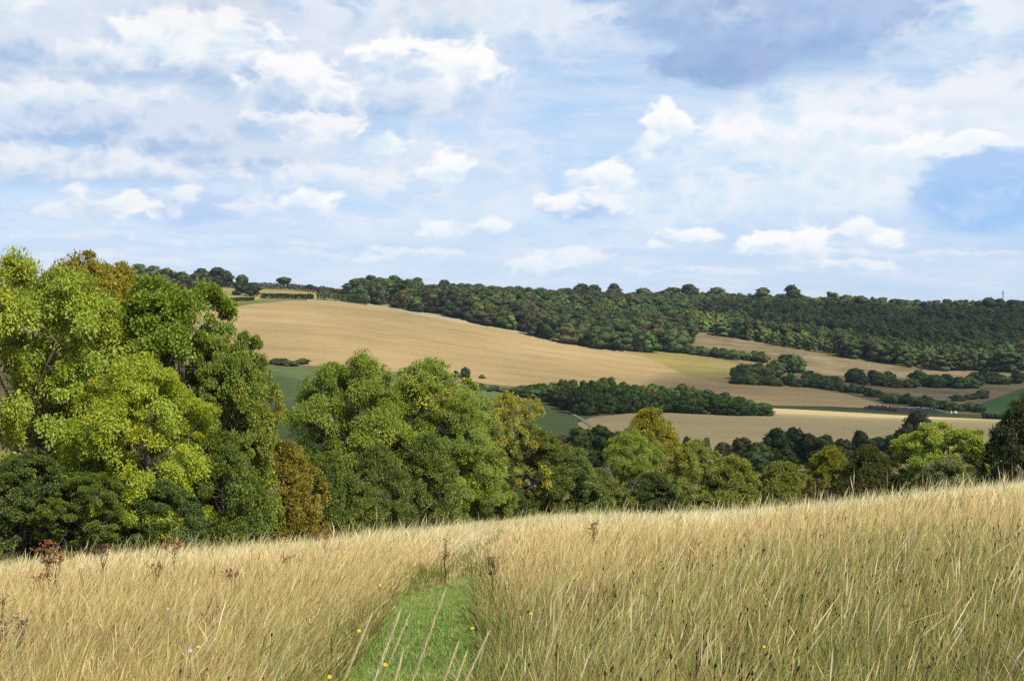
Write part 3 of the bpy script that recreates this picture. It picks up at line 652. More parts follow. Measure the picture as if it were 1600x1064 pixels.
# ------------------------------------------------------------------ meadow grass
def path_x(Y): return -0.95 + 0.045 * np.minimum(Y, 7.5) * 0.9 - 0.03 * np.clip(Y - 7.5, 0, 9) + 0.02 * np.maximum(Y - 16.5, 0)
def path_half(Y): return 0.41 + 0.006 * Y
def on_path(x, y): return (np.abs(x - path_x(y)) < path_half(y) + 0.34 * (fbm(x * 2.6, y * 1.9) - 0.5)) & (y < 16.2 + 3.5 * (fbm(x * 5.0, y * 0.7) - 0.3))

def blades(n_rng, x, y, h, w, lean, leandir, rings, head, cstem, chead):
    n = len(x); z = ground_z(x, y) - 0.02
    f = np.array(rings); k = len(f)
    px = x[:, None] + (lean * np.cos(leandir))[:, None] * (f ** 1.7)[None] * h[:, None]
    py = y[:, None] + (lean * np.sin(leandir))[:, None] * (f ** 1.7)[None] * h[:, None]
    pz = z[:, None] + h[:, None] * (f[None] - 0.28 * (lean[:, None] ** 2) * f[None] ** 2.2)
    yaw = n_rng.uniform(-1.0, 1.0, n)
    wx, wy = np.cos(yaw), np.sin(yaw)
    W = w[:, None] * head
    A = np.stack([px - wx[:, None] * W / 2, py - wy[:, None] * W / 2, pz], 2); B = np.stack([px + wx[:, None] * W / 2, py + wy[:, None] * W / 2, pz], 2)
    V = np.stack([A, B], 2).reshape(-1, 3)
    base = np.arange(n)[:, None] * (2 * k); q = np.arange(k - 1)[None] * 2
    Q = np.stack([base + q, base + q + 1, base + q + 3, base + q + 2], 2).reshape(-1, 4)
    col = np.where((f > 0.8)[None, :, None], chead[:, None, :], cstem[:, None, :])
    return V, Q, np.repeat(col, 2, 1).reshape(-1, 3)

def sample_polar(rng, n, y0, y1, power, tm=0.56):
    """depths spread so that the sward looks evenly dense from the viewpoint"""
    u = rng.random(n); a = 2 - power
    Y = (y0 ** a + u * (y1 ** a - y0 ** a)) ** (1 / a)
    return rng.uniform(-tm, tm, n) * Y + rng.uniform(-1.2, 1.2, n), Y

def meadow():
    rng = np.random.default_rng(77); out = []
    def batch(n, y0, y1, kind):
        x, y = sample_polar(rng, n, y0, y1, 1.3)
        keep = ~on_path(x, y)
        crest = 62 - 16 * smooth(0.1, 0.5, x / y) - 12 * smooth(0.1, 0.45, -x / y) + 18 * np.exp(-((x / y + 0.0) / 0.10) ** 2)
        keep &= y < crest
        x, y = x[keep], y[keep]; n = len(x)
        patch = fbm(x * 0.35, y * 0.35); fine = fbm(x * 1.7 + 9, y * 1.7)
        nearpath = np.exp(-((np.abs(x - path_x(y)) - 0.4) / 0.35) ** 2) * (y < 18)
        t = x / y
        lush = np.clip(smooth(0.45, 0.7, patch) * 0.4 + 0.85 * smooth(-0.08, 0.12, t) * (1 - smooth(6.5, 13.5 + 5 * (patch - 0.5), y)) * smooth(0.25, 0.6, fine + 0.25) + 0.25 * nearpath + 0.25 * (1 - smooth(7, 14, y)), 0, 1)
        ws = (np.maximum(y, 4) / 6) ** 0.58
        ang = rng.normal(0.15, 0.55, n); sc = np.where(rng.random(n) < 0.85, 1, -0.5)
        hv = np.clip(rng.normal(1, 0.2, n), 0.5, 1.5)
        tall = 0.56 + 0.22 * (patch - 0.5) * 2
        if kind == 'straw':
            k3 = rng.random(n) > 0.72 * lush * (1 - smooth(16, 24, y)); x, y, ws, ang, sc, hv, tall, patch, fine, nearpath, lush, t = [q[k3] for q in (x, y, ws, ang, sc, hv, tall, patch, fine, nearpath, lush, t)]; n = len(x)
            trod = np.exp(-((x - path_x(y)) / 0.5) ** 2) * smooth(14, 16, y) * (1 - smooth(46, 60, y))
            h = tall * hv * np.where(rng.random(n) < 0.05, 1.35, 1.0) * (1 - 0.55 * nearpath)
            h *= np.clip(0.6 + y / 22, 0.6, 1.0) * (1 - 0.68 * trod) * (1 - 0.22 * lush * (1 - smooth(14, 22, y)))
            lean = np.clip(rng.normal(0.34, 0.2, n), 0.02, 1.0)
            g = np.clip(rng.normal(0.5, 0.2, n) + 0.5 * (fine - 0.5), 0, 1)[:, None]
            c = (1 - g) * np.array([0.66, 0.48, 0.20]) + g * np.array([0.93, 0.77, 0.42])
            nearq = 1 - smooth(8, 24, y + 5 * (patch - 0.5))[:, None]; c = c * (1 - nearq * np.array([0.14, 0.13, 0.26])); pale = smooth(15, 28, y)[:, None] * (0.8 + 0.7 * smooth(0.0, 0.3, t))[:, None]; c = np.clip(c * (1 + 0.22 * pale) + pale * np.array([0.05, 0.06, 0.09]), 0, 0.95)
            gm = (rng.random(n) < 0.06 + 0.42 * lush)[:, None]; c = np.where(gm, np.array([0.34, 0.37, 0.10]) * rng.uniform(0.7, 1.3, (n, 1)), c)
            rd = (rng.random(n) < 0.08 + 0.20 * smooth(0.5, 0.75, fine))[:, None]; c = np.where(rd, np.array([0.42, 0.24, 0.11]) * rng.uniform(0.7, 1.2, (n, 1)), c)
            hc = np.clip(c * rng.uniform(0.95, 1.25, (n, 1)), 0, 0.93)
            hw = np.where(rng.random(n) < 0.4, rng.uniform(1.5, 2.6, n), 0.6)[:, None]; hw = np.where(y[:, None] > 26, np.minimum(hw, 1.3), hw)
            head = np.concatenate([np.full((n, 1), 0.9), np.full((n, 1), 0.75), np.full((n, 1), 0.6), hw, np.full((n, 1), 0.15)], 1)
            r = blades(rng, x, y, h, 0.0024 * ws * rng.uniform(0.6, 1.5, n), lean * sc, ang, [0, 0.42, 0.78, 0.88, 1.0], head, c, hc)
        elif kind == 'green':
            keep2 = rng.random(n) < np.clip(0.15 + 1.3 * lush, 0, 1); x, y, ws, ang, sc, lush2 = x[keep2], y[keep2], ws[keep2], ang[keep2], sc[keep2], lush[keep2]; n = len(x)
            h = rng.uniform(0.14, 0.42, n); lean = np.clip(rng.normal(0.5, 0.3, n), 0.02, 1.2)
            c = np.array([0.19, 0.24, 0.045]) * rng.uniform(0.6, 1.6, (n, 1)); br = (rng.random(n) < 0.4)[:, None]; c = np.where(br, np.array([0.34, 0.26, 0.11]) * rng.uniform(0.6, 1.3, (n, 1)), c)
            head = np.tile(np.array([1.0, 1.1, 0.1]), (n, 1))
            r = blades(rng, x, y, h, 0.006 * ws * rng.uniform(0.7, 1.4, n), lean, rng.uniform(0, 6.28, n), [0, 0.5, 1.0], head, c, c)
        elif kind == 'tall':      # single taller stems with pale spikes close by
            h = rng.uniform(0.62, 0.98, n) * np.where(np.abs(x - path_x(y)) < 0.8, 0.75, 1.0); lean = np.clip(rng.normal(0.28, 0.2, n), 0.02, 0.9)
            c = np.array([0.62, 0.50, 0.24]) * rng.uniform(0.7, 1.15, (n, 1)); hc = np.clip(np.array([0.90, 0.78, 0.47]) * rng.uniform(0.75, 1.1, (n, 1)), 0, 0.95)
            head = np.concatenate([np.tile([0.9, 0.8, 0.65, 0.6], (n, 1)), rng.uniform(1.6, 3.0, (n, 1)), rng.uniform(2.0, 3.2, (n, 1)), rng.uniform(1.2, 2.2, (n, 1)), np.full((n, 1), 0.2)], 1)
            r = blades(rng, x, y, h, rng.uniform(0.0015, 0.0023, n), lean, rng.normal(0.1, 0.6, n), [0, 0.3, 0.6, 0.80, 0.84, 0.89, 0.95, 1.0], head, c, hc)
        else:      # dark knapweed and dock heads standing among the grass
            keep2 = (rng.random(n) < np.clip(smooth(-0.05, 0.2, x / y) * 0.9 + 0.12, 0, 1) * smooth(0.35, 0.6, fine)) & (y < 32); x, y, ang, tall = x[keep2], y[keep2], ang[keep2], tall[keep2]; n = len(x)
            h = tall * rng.uniform(0.6, 1.02, n); lean = np.clip(rng.normal(0.15, 0.15, n), 0, 0.6)
            c = np.array([0.15, 0.10, 0.05]) * rng.uniform(0.6, 1.4, (n, 1)); hc = np.array([0.055, 0.032, 0.02]) * rng.uniform(0.6, 1.6, (n, 1))
            head = np.tile(np.array([1.0, 0.8, 0.8, 2.9, 2.4, 0.4]), (n, 1))
            r = blades(rng, x, y, h, 0.0032 * np.maximum(y / 9, 1) ** 0.6 * rng.uniform(0.7, 1.3, n), lean, ang, [0, 0.5, 0.955, 0.965, 0.99, 1.0], head, c, hc)
        out.append(r)
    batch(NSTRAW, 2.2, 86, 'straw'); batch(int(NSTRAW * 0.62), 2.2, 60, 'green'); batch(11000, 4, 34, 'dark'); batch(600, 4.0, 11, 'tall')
    return out
NSTRAW = 1050000
parts = meadow()
for nm, lab, (V, Q, col) in zip(('dry_grass', 'green_undergrowth', 'knapweed_heads', 'seeding_grass'), ('tall straw-coloured meadow grass leaning in the wind', 'short green and brown grass under the tall straw', 'dark dry seed heads scattered through the meadow', 'taller pale grass stems in seed close to the viewer'), parts):
    tag(link(nm, mesh(nm, V, Q, M_GRASS, col)), lab, 'grass', None, 'stuff')

def turf():
    rng = np.random.default_rng(5); n = 170000
    u = rng.random(n); y = (2.0 ** 0.9 + u * (19 ** 0.9 - 2.0 ** 0.9)) ** (1 / 0.9); x = path_x(y) + rng.uniform(-0.75, 0.75, n)
    ok = np.abs(x - path_x(y)) < path_half(y) + 0.22 * fbm(x * 3, y * 3) + 0.1
    x, y = x[ok], y[ok]; n = len(x); p = fbm(x * 2.3, y * 2.3, 4)
    h = rng.uniform(0.03, 0.085, n) * (0.6 + 0.9 * p) + 0.04 * smooth(0.25, 0.5, np.abs(x - path_x(y)))
    c = np.where((rng.random(n) < 0.75 - 0.5 * smooth(0.55, 0.75, p))[:, None], np.array([0.17, 0.28, 0.05]), np.array([0.28, 0.33, 0.09])) * rng.uniform(0.6, 1.5, (n, 1))
    dry = (rng.random(n) < 0.06 + 0.25 * smooth(0.5, 0.75, fbm(x * 1.1 + 5, y * 0.8)))[:, None]; c = np.where(dry, np.array([0.5, 0.42, 0.2]), c)
    head = np.tile(np.array([1.0, 0.9, 0.1]), (n, 1))
    V, Q, col = blades(rng, x, y, h, 0.0045 * (y / 6) ** 0.5 * rng.uniform(0.7, 1.4, n), np.clip(rng.normal(0.6, 0.35, n), 0, 1.4), rng.uniform(0, 6.28, n), [0, 0.5, 1.0], head, c, c)
    tag(link('path_turf', mesh('path_turf', V, Q, M_TURF, col)), 'short green grass growing on the trodden path', 'grass', None, 'stuff')
    yy = np.linspace(0.5, 19, 120); k = np.linspace(-1, 1, 9)
    X = path_x(yy)[:, None] + 0.55 * k[None]; Y = np.repeat(yy[:, None], 9, 1); V = np.stack([X, Y, ground_z(X, Y) + 0.008], 2).reshape(-1, 3)
    i, j = np.meshgrid(np.arange(119), np.arange(8), indexing='ij'); Q = np.stack([i * 9 + j, i * 9 + j + 1, (i + 1) * 9 + j + 1, (i + 1) * 9 + j], 2).reshape(-1, 4)
    m = field_material('path_soil', (0.035, 0.06, 0.014), (0.06, 0.09, 0.022), (0.10, 0.11, 0.035), 0, 1, 0, 2.0, None, 14.0)
    tag(link('path', mesh('path', V, Q, m, None, None, True)), 'narrow green path trodden through the tall dry grass', 'path', None, 'structure')
turf()
#@@PLANTS
# ------------------------------------------------------------------ standing dead plants and flowers in the meadow
def at_px(px, py, Y):
    t, s = ray(px, py); return np.array([float(t) * Y, Y, EYE + float(s) * Y])
def blob(g, c, r, col, rng):
    d = np.array([[1, 0, 0], [-1, 0, 0], [0, 1, 0], [0, -1, 0], [0, 0, 1.0], [0, 0, -0.8]]) * r * rng.uniform(0.7, 1.3, (6, 1)) + np.asarray(c)
    g.add(d, None, [[0, 2, 4], [2, 1, 4], [1, 3, 4], [3, 0, 4], [2, 0, 5], [1, 2, 5], [3, 1, 5], [0, 3, 5]], np.asarray(col) * rng.uniform(0.6, 1.4))
def leaf_on(g, p, d, L, col, rng, droop=0.5):
    d = unit(np.array([d[0], d[1], 0.0])); s = np.array([-d[1], d[0], 0]) * L * 0.16
    a, b, c = p, p + d * L * 0.5 + [0, 0, 0.05 * L], p + d * L * 0.85 - np.array([0, 0, droop * L])
    g.add([a, b + s, c, b - s], [[0, 1, 2, 3]], None, np.asarray(col) * rng.uniform(0.6, 1.4))
def dead_plant(name, px, top, Y, label, stems=1, spread=0.16, head=60, hcol=(0.22, 0.085, 0.035), scol=(0.12, 0.07, 0.04), lean=(0.0, 0.0), hr=0.011, hfrac=0.3, leaves=16, lcol=(0.17, 0.10, 0.05), shape='flat', cat='wildflower'):
    rng = np.random.default_rng(int(px * 7 + Y)); x, y, z = spot(px, Y); tip = EYE + float(ray(px, top)[1]) * Y; h = tip - z
    e = link(name, None, None, (x, y, z)); e.empty_display_size = 0.1; gs, gh = Geo(), Geo()
    for s in range(stems):
        b = np.append(rng.normal(0, 0.03, 2), -0.05); hs = h * (1 if s == 0 else rng.uniform(0.8, 0.97))
        off = np.array([*(np.array(lean) * h + (rng.normal(0, 0.10, 2) if stems > 1 else 0)), hs * 0.82])
        q = np.linspace(0, 1, 7)[:, None]; P = b + (off - b) * q + rng.normal(0, 0.012, (7, 3)) * q
        gs.tube(P, np.linspace(0.008, 0.004, 7), 5, scol)
        for k in range(leaves):
            f = rng.uniform(0.15, 0.95); p = np.array([np.interp(f, q[:, 0], P[:, i]) for i in range(3)])
            leaf_on(gs, p, rng.normal(size=3), rng.uniform(0.04, 0.10), lcol, rng)
        nb = 9 if shape != 'spike' else 14
        for k in range(nb):
            f = 1 - hfrac * rng.uniform(0, 1) if shape != 'spike' else rng.uniform(0.55, 1.0)
            p = np.array([np.interp(f, q[:, 0], P[:, i]) for i in range(3)]); a = rng.uniform(0, 6.28); rr = spread * rng.uniform(0.25, 1) * (1 if shape != 'spike' else 0.35)
            t = np.array([off[0] + math.cos(a) * rr, off[1] + math.sin(a) * rr, hs * (rng.uniform(0.9, 1.0) if shape == 'flat' else min(1.0, f + 0.1))])
            gs.tube([p, (p + t) / 2 + [0, 0, -0.02], t], [0.0035, 0.003, 0.002], 4, scol)
            for m in range(max(2, head // nb)):
                c = t + rng.normal(0, 1, 3) * np.array([0.032, 0.032, 0.014 if shape == 'flat' else 0.03])
                gs.tube([t - [0, 0, 0.025], c], [0.0018, 0.0012], 3, scol); blob(gh, c, hr * rng.uniform(0.6, 1.3), hcol, rng)
    link('stem', gs.mesh('plant_stem', M_PLANT), e); link('seed_head', gh.mesh('plant_heads', M_PLANT), e)
    return tag(e, label, cat)
RED, BRN, FLUFF, GRNY = (0.24, 0.10, 0.042), (0.23, 0.145, 0.08), (0.36, 0.28, 0.2), (0.22, 0.21, 0.055)
dead_plant('dead_ragwort', 86, 850, 14, 'tallest russet dead ragwort, two-stemmed, standing in front of the left trees', 2, 0.17, 130, RED, leaves=30)
dead_plant('dead_ragwort', 158, 850, 15.5, 'slim dead ragwort with a dark red-brown head next to the two-stemmed one', 1, 0.14, 80, (0.17, 0.06, 0.035))
dead_plant('dead_ragwort', 60, 893, 13, 'small rust-brown dead ragwort at the left foot of the two-stemmed one', 1, 0.09, 40, RED)
dead_plant('dead_ragwort', 268, 842, 16, 'bright orange-brown dead ragwort against the dark trees at left', 1, 0.15, 80, (0.32, 0.14, 0.05))
dead_plant('dead_ragwort', 224, 878, 13.5, 'leaning thin dead ragwort with a small brown head in the left meadow', 1, 0.08, 36, BRN, lean=(0.18, 0))
dead_plant('dead_thistle', 4, 935, 8.5, 'dead thistle with pale fluffy seed heads cut by the left edge of the photo', 2, 0.12, 90, FLUFF, hr=0.010, hfrac=0.6, shape='spike', leaves=30)
dead_plant('dead_ragwort', 333, 956, 9.0, 'low dead ragwort with a flat brown top in the lower left meadow', 1, 0.14, 50, (0.2, 0.10, 0.05))
dead_plant('dead_ragwort', 362, 890, 12, 'faint pinkish dead ragwort in the middle of the left meadow', 1, 0.08, 40, (0.25, 0.13, 0.08))
dead_plant('dead_dock', 448, 866, 15, 'rusty dead dock in front of the orange-yellow bush', 1, 0.12, 60, (0.2, 0.075, 0.035))
dead_plant('dead_dock', 505, 835, 22, 'dark red dock at the meadow edge below the olive hawthorn', 1, 0.22, 90, (0.2, 0.07, 0.035))
dead_plant('dead_thistle', 695, 843, 16, 'thin brown thistle standing just beyond the end of the path', 1, 0.10, 40, BRN, shape='spike', scol=(0.16, 0.13, 0.05))
dead_plant('dead_thistle', 928, 818, 15, 'tall thistle with yellow-green leaves and brown top right of the path', 1, 0.12, 70, (0.25, 0.15, 0.08), shape='spike', leaves=60, lcol=GRNY, scol=(0.17, 0.16, 0.05))
dead_plant('dead_dock', 925, 922, 9.5, 'dark forked dead dock stem with three arms in the right-hand meadow', 3, 0.05, 45, (0.13, 0.06, 0.035), scol=(0.10, 0.055, 0.035), leaves=10)
dead_plant('dead_dock', 1010, 945, 9.0, 'reddish-brown dead dock right of the forked one', 2, 0.07, 60, (0.2, 0.09, 0.05), shape='spike')
dead_plant('dead_ragwort', 772, 868, 13, 'dry brown ragwort beside the right edge of the path', 2, 0.07, 34, (0.3, 0.2, 0.11), hr=0.009)
dead_plant('dead_ragwort', 1530, 776, 20, 'reddish-brown dead ragwort on the brow at the right', 3, 0.20, 120, (0.27, 0.14, 0.075))
dead_plant('dead_ragwort', 1560, 790, 17, 'second dead ragwort on the right brow, lower and paler', 2, 0.16, 70, (0.3, 0.17, 0.1))
dead_plant('dead_dock', 1180, 890, 12, 'small dark dock among knapweed heads in the right meadow', 1, 0.06, 30, (0.12, 0.06, 0.035), shape='spike')

def flower(name, px, py, Y, label, pcol, ccol, r, n=12):
    rng = np.random.default_rng(int(px + py)); p = at_px(px, py, Y); gz = float(ground_z(p[0], p[1])); e = link(name, None, None, (p[0], p[1], gz)); e.empty_display_size = 0.05
    t = np.array([0, 0, max(p[2] - gz, 0.06)]); g = Geo(); g.tube([[0.02, 0, -0.02], [0.0, 0.01, t[2] * 0.5], t], [0.003, 0.0025, 0.002], 5, (0.12, 0.15, 0.04)); leaf_on(g, t * 0.5, [1, 0.3, 0], 0.05, (0.10, 0.14, 0.03), rng)
    link('stem', g.mesh('flower_stem', M_PLANT), e)
    h = Geo(); ax = unit(np.array([0.1, -0.7, 0.7])); a = unit(np.cross(ax, [1, 0, 0])); b = np.cross(ax, a)
    for k in range(n):
        th = k * 6.283 / n + rng.normal(0, 0.08); d = math.cos(th) * a + math.sin(th) * b; s = np.cross(ax, d) * r * 0.2
        h.add([t, t + d * r * 0.6 + s + ax * 0.1 * r, t + d * r * rng.uniform(0.9, 1.1), t + d * r * 0.6 - s + ax * 0.1 * r], [[0, 1, 2, 3]], None, np.array(pcol) * rng.uniform(0.8, 1.15))
    h.lathe(t - ax * 0.1 * r, [(0, r * 0.3), (0.16 * r, r * 0.34), (0.28 * r, r * 0.2)], 8, ax, ccol)
    link('flower_head', h.mesh('flower_head', M_PLANT), e)
    return tag(e, label, 'flower')
YEL, YC, PUR, PC = (0.75, 0.52, 0.02), (0.55, 0.30, 0.02), (0.50, 0.40, 0.62), (0.36, 0.27, 0.45)
flower('yellow_flower', 561, 985, 6.5, 'yellow flower in the dry grass at the left edge of the path', YEL, YC, 0.0114)
flower('yellow_flower', 602, 1038, 5.6, 'yellow flower lowest on the path, between the pale grass heads', YEL, YC, 0.0109)
flower('yellow_flower', 515, 1057, 5.4, 'yellow flower at the bottom edge left of the path', YEL, YC, 0.0109)
flower('yellow_flower', 738, 981, 7.6, 'yellow flower at the right edge of the path', YEL, YC, 0.0109)
flower('yellow_flower', 594, 914, 9.5, 'small yellow flower in the grass left of the far path end', YEL, YC, 0.0120)
flower('yellow_flower', 310, 1010, 6.6, 'yellow flower beside the lilac one in the lower left meadow', YEL, YC, 0.0103)
flower('yellow_flower', 829, 958, 7.5, 'yellow flower alone in the grass right of the path', YEL, YC, 0.0087)
flower('yellow_flower', 1194, 1010, 6.2, 'yellow flower in the lower right meadow', YEL, YC, 0.0087)
flower('scabious', 297, 1016, 6.4, 'lilac scabious flower beside a yellow flower at lower left', PUR, PC, 0.0130)
flower('scabious', 1150, 876, 10.5, 'pale lilac scabious in the middle of the right-hand meadow', PUR, PC, 0.0163)
flower('scabious', 1527, 820, 13.0, 'lilac scabious on the pale slope near the right edge', PUR, PC, 0.0190)
flower('scabious', 1500, 982, 7.0, 'lilac scabious in the green grass at lower right', PUR, PC, 0.0136)
flower('scabious', 263, 951, 8.5, 'tiny pinkish lilac scabious in the left meadow', PUR, PC, 0.0120)
flower('scabious', 1201, 872, 11.0, 'lilac scabious close to the pale one in the right meadow', PUR, PC, 0.0120)

def rng_(k): return float(np.random.default_rng(int(k)).random())
def seed_stem(tip_px, tip_py, base_px, Y, label, hl=0.16, hw=0.012):
    """a single tall grass stem with a long pale spike"""
    hl *= 0.72; hw *= 0.45; tip_px_ = tip_px; bend = 2.2 + 1.6 * rng_(tip_px)
    rng = np.random.default_rng(int(tip_px * 3)); tip = at_px(tip_px, tip_py, Y); base_px = tip_px - (tip_px - base_px) * 1.1 - 95; bx = float(ray(base_px, 490)[0]) * Y; gz = float(ground_z(bx, Y)); e = link('grass_stem', None, None, (bx, Y, gz)); e.empty_display_size = 0.05
    t = tip - np.array([bx, Y, gz]); q = np.linspace(0, 1, 10)[:, None]; P = np.concatenate([t[:2] * q ** bend, t[2] * (q - 0.06 * q ** 5)], 1); P[-1] = t; Ltot = np.linalg.norm(t)
    g = Geo(); g.tube(P, np.linspace(0.0022, 0.0014, 10), 6, (0.55, 0.42, 0.2))
    leaf_on(g, P[4], [0.8, -0.2, 0], 0.16, (0.5, 0.4, 0.2), rng, 0.3); link('stem', g.mesh('grass_stalk', M_GRASS), e)
    h = Geo(); f0 = 1 - hl / Ltot; n = 60; ff = np.linspace(f0, 1, 26); A = np.stack([np.interp(ff, q[:, 0], P[:, k]) for k in range(3)], 1)
    prof = np.sin(np.pi * np.clip(0.12 + 0.86 * np.linspace(0, 1, 26), 0, 1)) ** 0.7; h.tube(A, 0.30 * hw * prof * rng.uniform(0.3, 1.2, 26), 6, (0.93, 0.83, 0.48))
    for k in range(n):
        f = f0 + (1 - f0) * k / n; p = np.array([np.interp(f, q[:, 0], P[:, i]) for i in range(3)]); d = unit(np.array([np.interp(min(f + 0.02, 1), q[:, 0], P[:, i]) for i in range(3)]) - np.array([np.interp(f - 0.02, q[:, 0], P[:, i]) for i in range(3)]))
        a = k * 2.4; s_ = unit(np.cross(d, [math.cos(a), math.sin(a), 0.2])); wv = 0.75 * hw * math.sin(math.pi * (0.1 + 0.85 * k / n)) ** 0.7 * rng.uniform(0.4, 1.3); m = p + d * 0.012 + s_ * wv; c = np.cross(d, s_) * hw * 0.2
        h.add([p + s_ * wv * 0.5, m + c, p + d * 0.03 + s_ * wv * 1.1, m - c], [[0, 1, 2, 3]], None, np.array([0.95, 0.86, 0.52]) * rng.uniform(0.8, 1.08))
    link('seed_head', h.mesh('grass_spike', M_GRASS), e)
    return tag(e, label, 'grass stem')
seed_stem(577, 969, 520, 2.7, 'pale grass head leaning right over the left edge of the path')
seed_stem(621, 966, 560, 2.5, 'thickest pale grass head in front of the green path', 0.19, 0.016)
seed_stem(635, 971, 592, 2.7, 'short grass head close to the right of the thickest one', 0.12, 0.010)
seed_stem(692, 932, 600, 2.6, 'tallest pale grass head in the middle of the green path', 0.24, 0.012)
seed_stem(626, 1031, 605, 2.4, 'low drooping grass head in front of the path, under the thickest one', 0.09, 0.010)
seed_stem(712, 1015, 660, 2.6, 'grass head rising at the right half of the path', 0.14, 0.011)
seed_stem(725, 1030, 680, 2.5, 'lowest grass head at the right half of the path', 0.12, 0.011)
seed_stem(760, 996, 716, 2.8, 'pale grass head over the right edge of the path', 0.16, 0.012)
seed_stem(464, 975, 420, 3.0, 'long pale grass head standing in the dry grass left of the path', 0.2, 0.010)
seed_stem(876, 962, 862, 3.1, 'whitish upright grass head in the meadow right of the path', 0.16, 0.012)

# ------------------------------------------------------------------ small things far away
M_WHITE = plain('white_plastic', (0.8, 0.8, 0.78)); M_DARK = plain('dark_soil', (0.026, 0.02, 0.016), 0.95); M_STEEL = plain('grey_steel', (0.16, 0.16, 0.17), 0.5, 0.6); M_ROOF = plain('slate_roof', (0.2, 0.19, 0.2)); M_WALL = plain('pale_render', (0.5, 0.5, 0.5), 0.8); M_GLASS = plain('dark_window', (0.03, 0.035, 0.04), 0.2)
def heap():
    rng = np.random.default_rng(8); xs = np.linspace(1346, 1478, 90); g = []
    for p in xs:
        b = float(np.interp(p, [1346, 1400, 1478], [639.5, 644, 645.5])); Y = y_at(p, b); x, y, z = spot(p, Y); f = (p - 1346) / 132; hh = 2.3 * min(1, f * 9, (1 - f) * 5) ** 0.7 * rng.uniform(0.85, 1.12)
        for k, (dy, hz) in enumerate([(-3.2, 0), (-2.2, 0.62), (-1.2, 0.95), (0, 1.0), (1.4, 0.9), (2.6, 0.5), (3.4, 0)]): g.append([x, y + dy, float(ground_z(x, y + dy)) - 0.2 + hh * hz * rng.uniform(0.9, 1.1) + 0.2 * (hz > 0)])
    V = np.array(g); i, j = np.meshgrid(np.arange(89), np.arange(6), indexing='ij'); Q = np.stack([i * 7 + j, (i + 1) * 7 + j, (i + 1) * 7 + j + 1, i * 7 + j + 1], 2).reshape(-1, 4)
    x0, y0, z0 = spot(1412, y_at(1412, 644)); e = link('manure_heap', mesh('heap', V - [x0, y0, z0], Q, M_DARK, None, None, False), None, (x0, y0, z0)); tag(e, 'long low dark heap with a pale ridge beside the grassy track', 'heap')
    r = Geo(); P = V.reshape(90, 7, 3)[6:86, 3] + [0, -0.2, 0.12] - np.array([x0, y0, z0])
    for a in range(0, 78, 2):
        if rng.random() < 0.75: r.tube(P[a:a + 3], [0.16, 0.2, 0.14], 5)
    link('cover_edge', r.mesh('heap_cover', plain('pale_sheet', (0.34, 0.32, 0.3)), False, False), e)
heap()
def tank(px, py, Yh, w, h, label):
    Y = y_at(px, py); x, y, z = spot(px, Y); g = Geo(); g.lathe((0, 0, 0.15), [(0, w * 0.48), (0.1, w * 0.5), (h * 0.8, w * 0.5), (h * 0.9, w * 0.42), (h * 0.95, w * 0.2)], 12)
    e = link('white_tank', g.mesh('tank', M_WHITE, True, False), None, (x, y, z)); l = Geo(); l.lathe((0, 0, 0.15 + h * 0.95), [(0, w * 0.2), (0.12, w * 0.2)], 10); link('cap', l.mesh('tank_cap', M_STEEL, False, False), e)
    b = Geo(); b.box((0, 0, 0.08), (w * 1.1, w * 1.1, 0.16)); link('pallet', b.mesh('tank_pallet', M_DARK, False, False), e)
    tag(e, label, 'tank')
tank(1487.5, 647.5, 0, 0.7, 1.5, 'tall narrow white container near the right end of the dark heap')
tank(1494, 646.5, 0, 1.5, 1.1, 'squat white container just right of the tall narrow one')
def mast():
    x, y, z = spot(1567, 1480); top = EYE + float(slope_of(452)) * 1480; h = top - z; e = link('radio_mast', None, None, (x, y, z)); g = Geo(); r0, r1 = 1.1, 0.5
    c = lambda k, f: np.array([math.cos(k * 2.094) * (r0 + (r1 - r0) * f), math.sin(k * 2.094) * (r0 + (r1 - r0) * f), h * 0.94 * f])
    for k in range(3): g.tube([c(k, 0), c(k, 1)], [0.14, 0.12], 5)
    n = 16
    for i in range(n):
        for k in range(3): g.tube([c(k, i / n), c((k + 1) % 3, (i + 1) / n)], 0.06, 4); g.tube([c(k, i / n), c((k + 1) % 3, i / n)], 0.06, 4)
    link('lattice', g.mesh('mast_lattice', M_STEEL, False, False), e)
    p = Geo(); p.tube([[0, 0, h * 0.92], [0, 0, h]], [0.12, 0.06], 5); link('spike', p.mesh('mast_spike', M_STEEL, False, False), e)
    for hz in (0.84, 0.91):
        for k in range(3):
            a = Geo(); a.box((math.cos(k * 2.094 + 1) * 1.0, math.sin(k * 2.094 + 1) * 1.0, h * hz), (0.45, 0.45, 1.9), rot=k * 2.094); link('antenna', a.mesh('mast_antenna', M_WALL, False, False), e)
    tag(e, 'slender grey lattice mast on the right-hand skyline', 'mast')
mast()
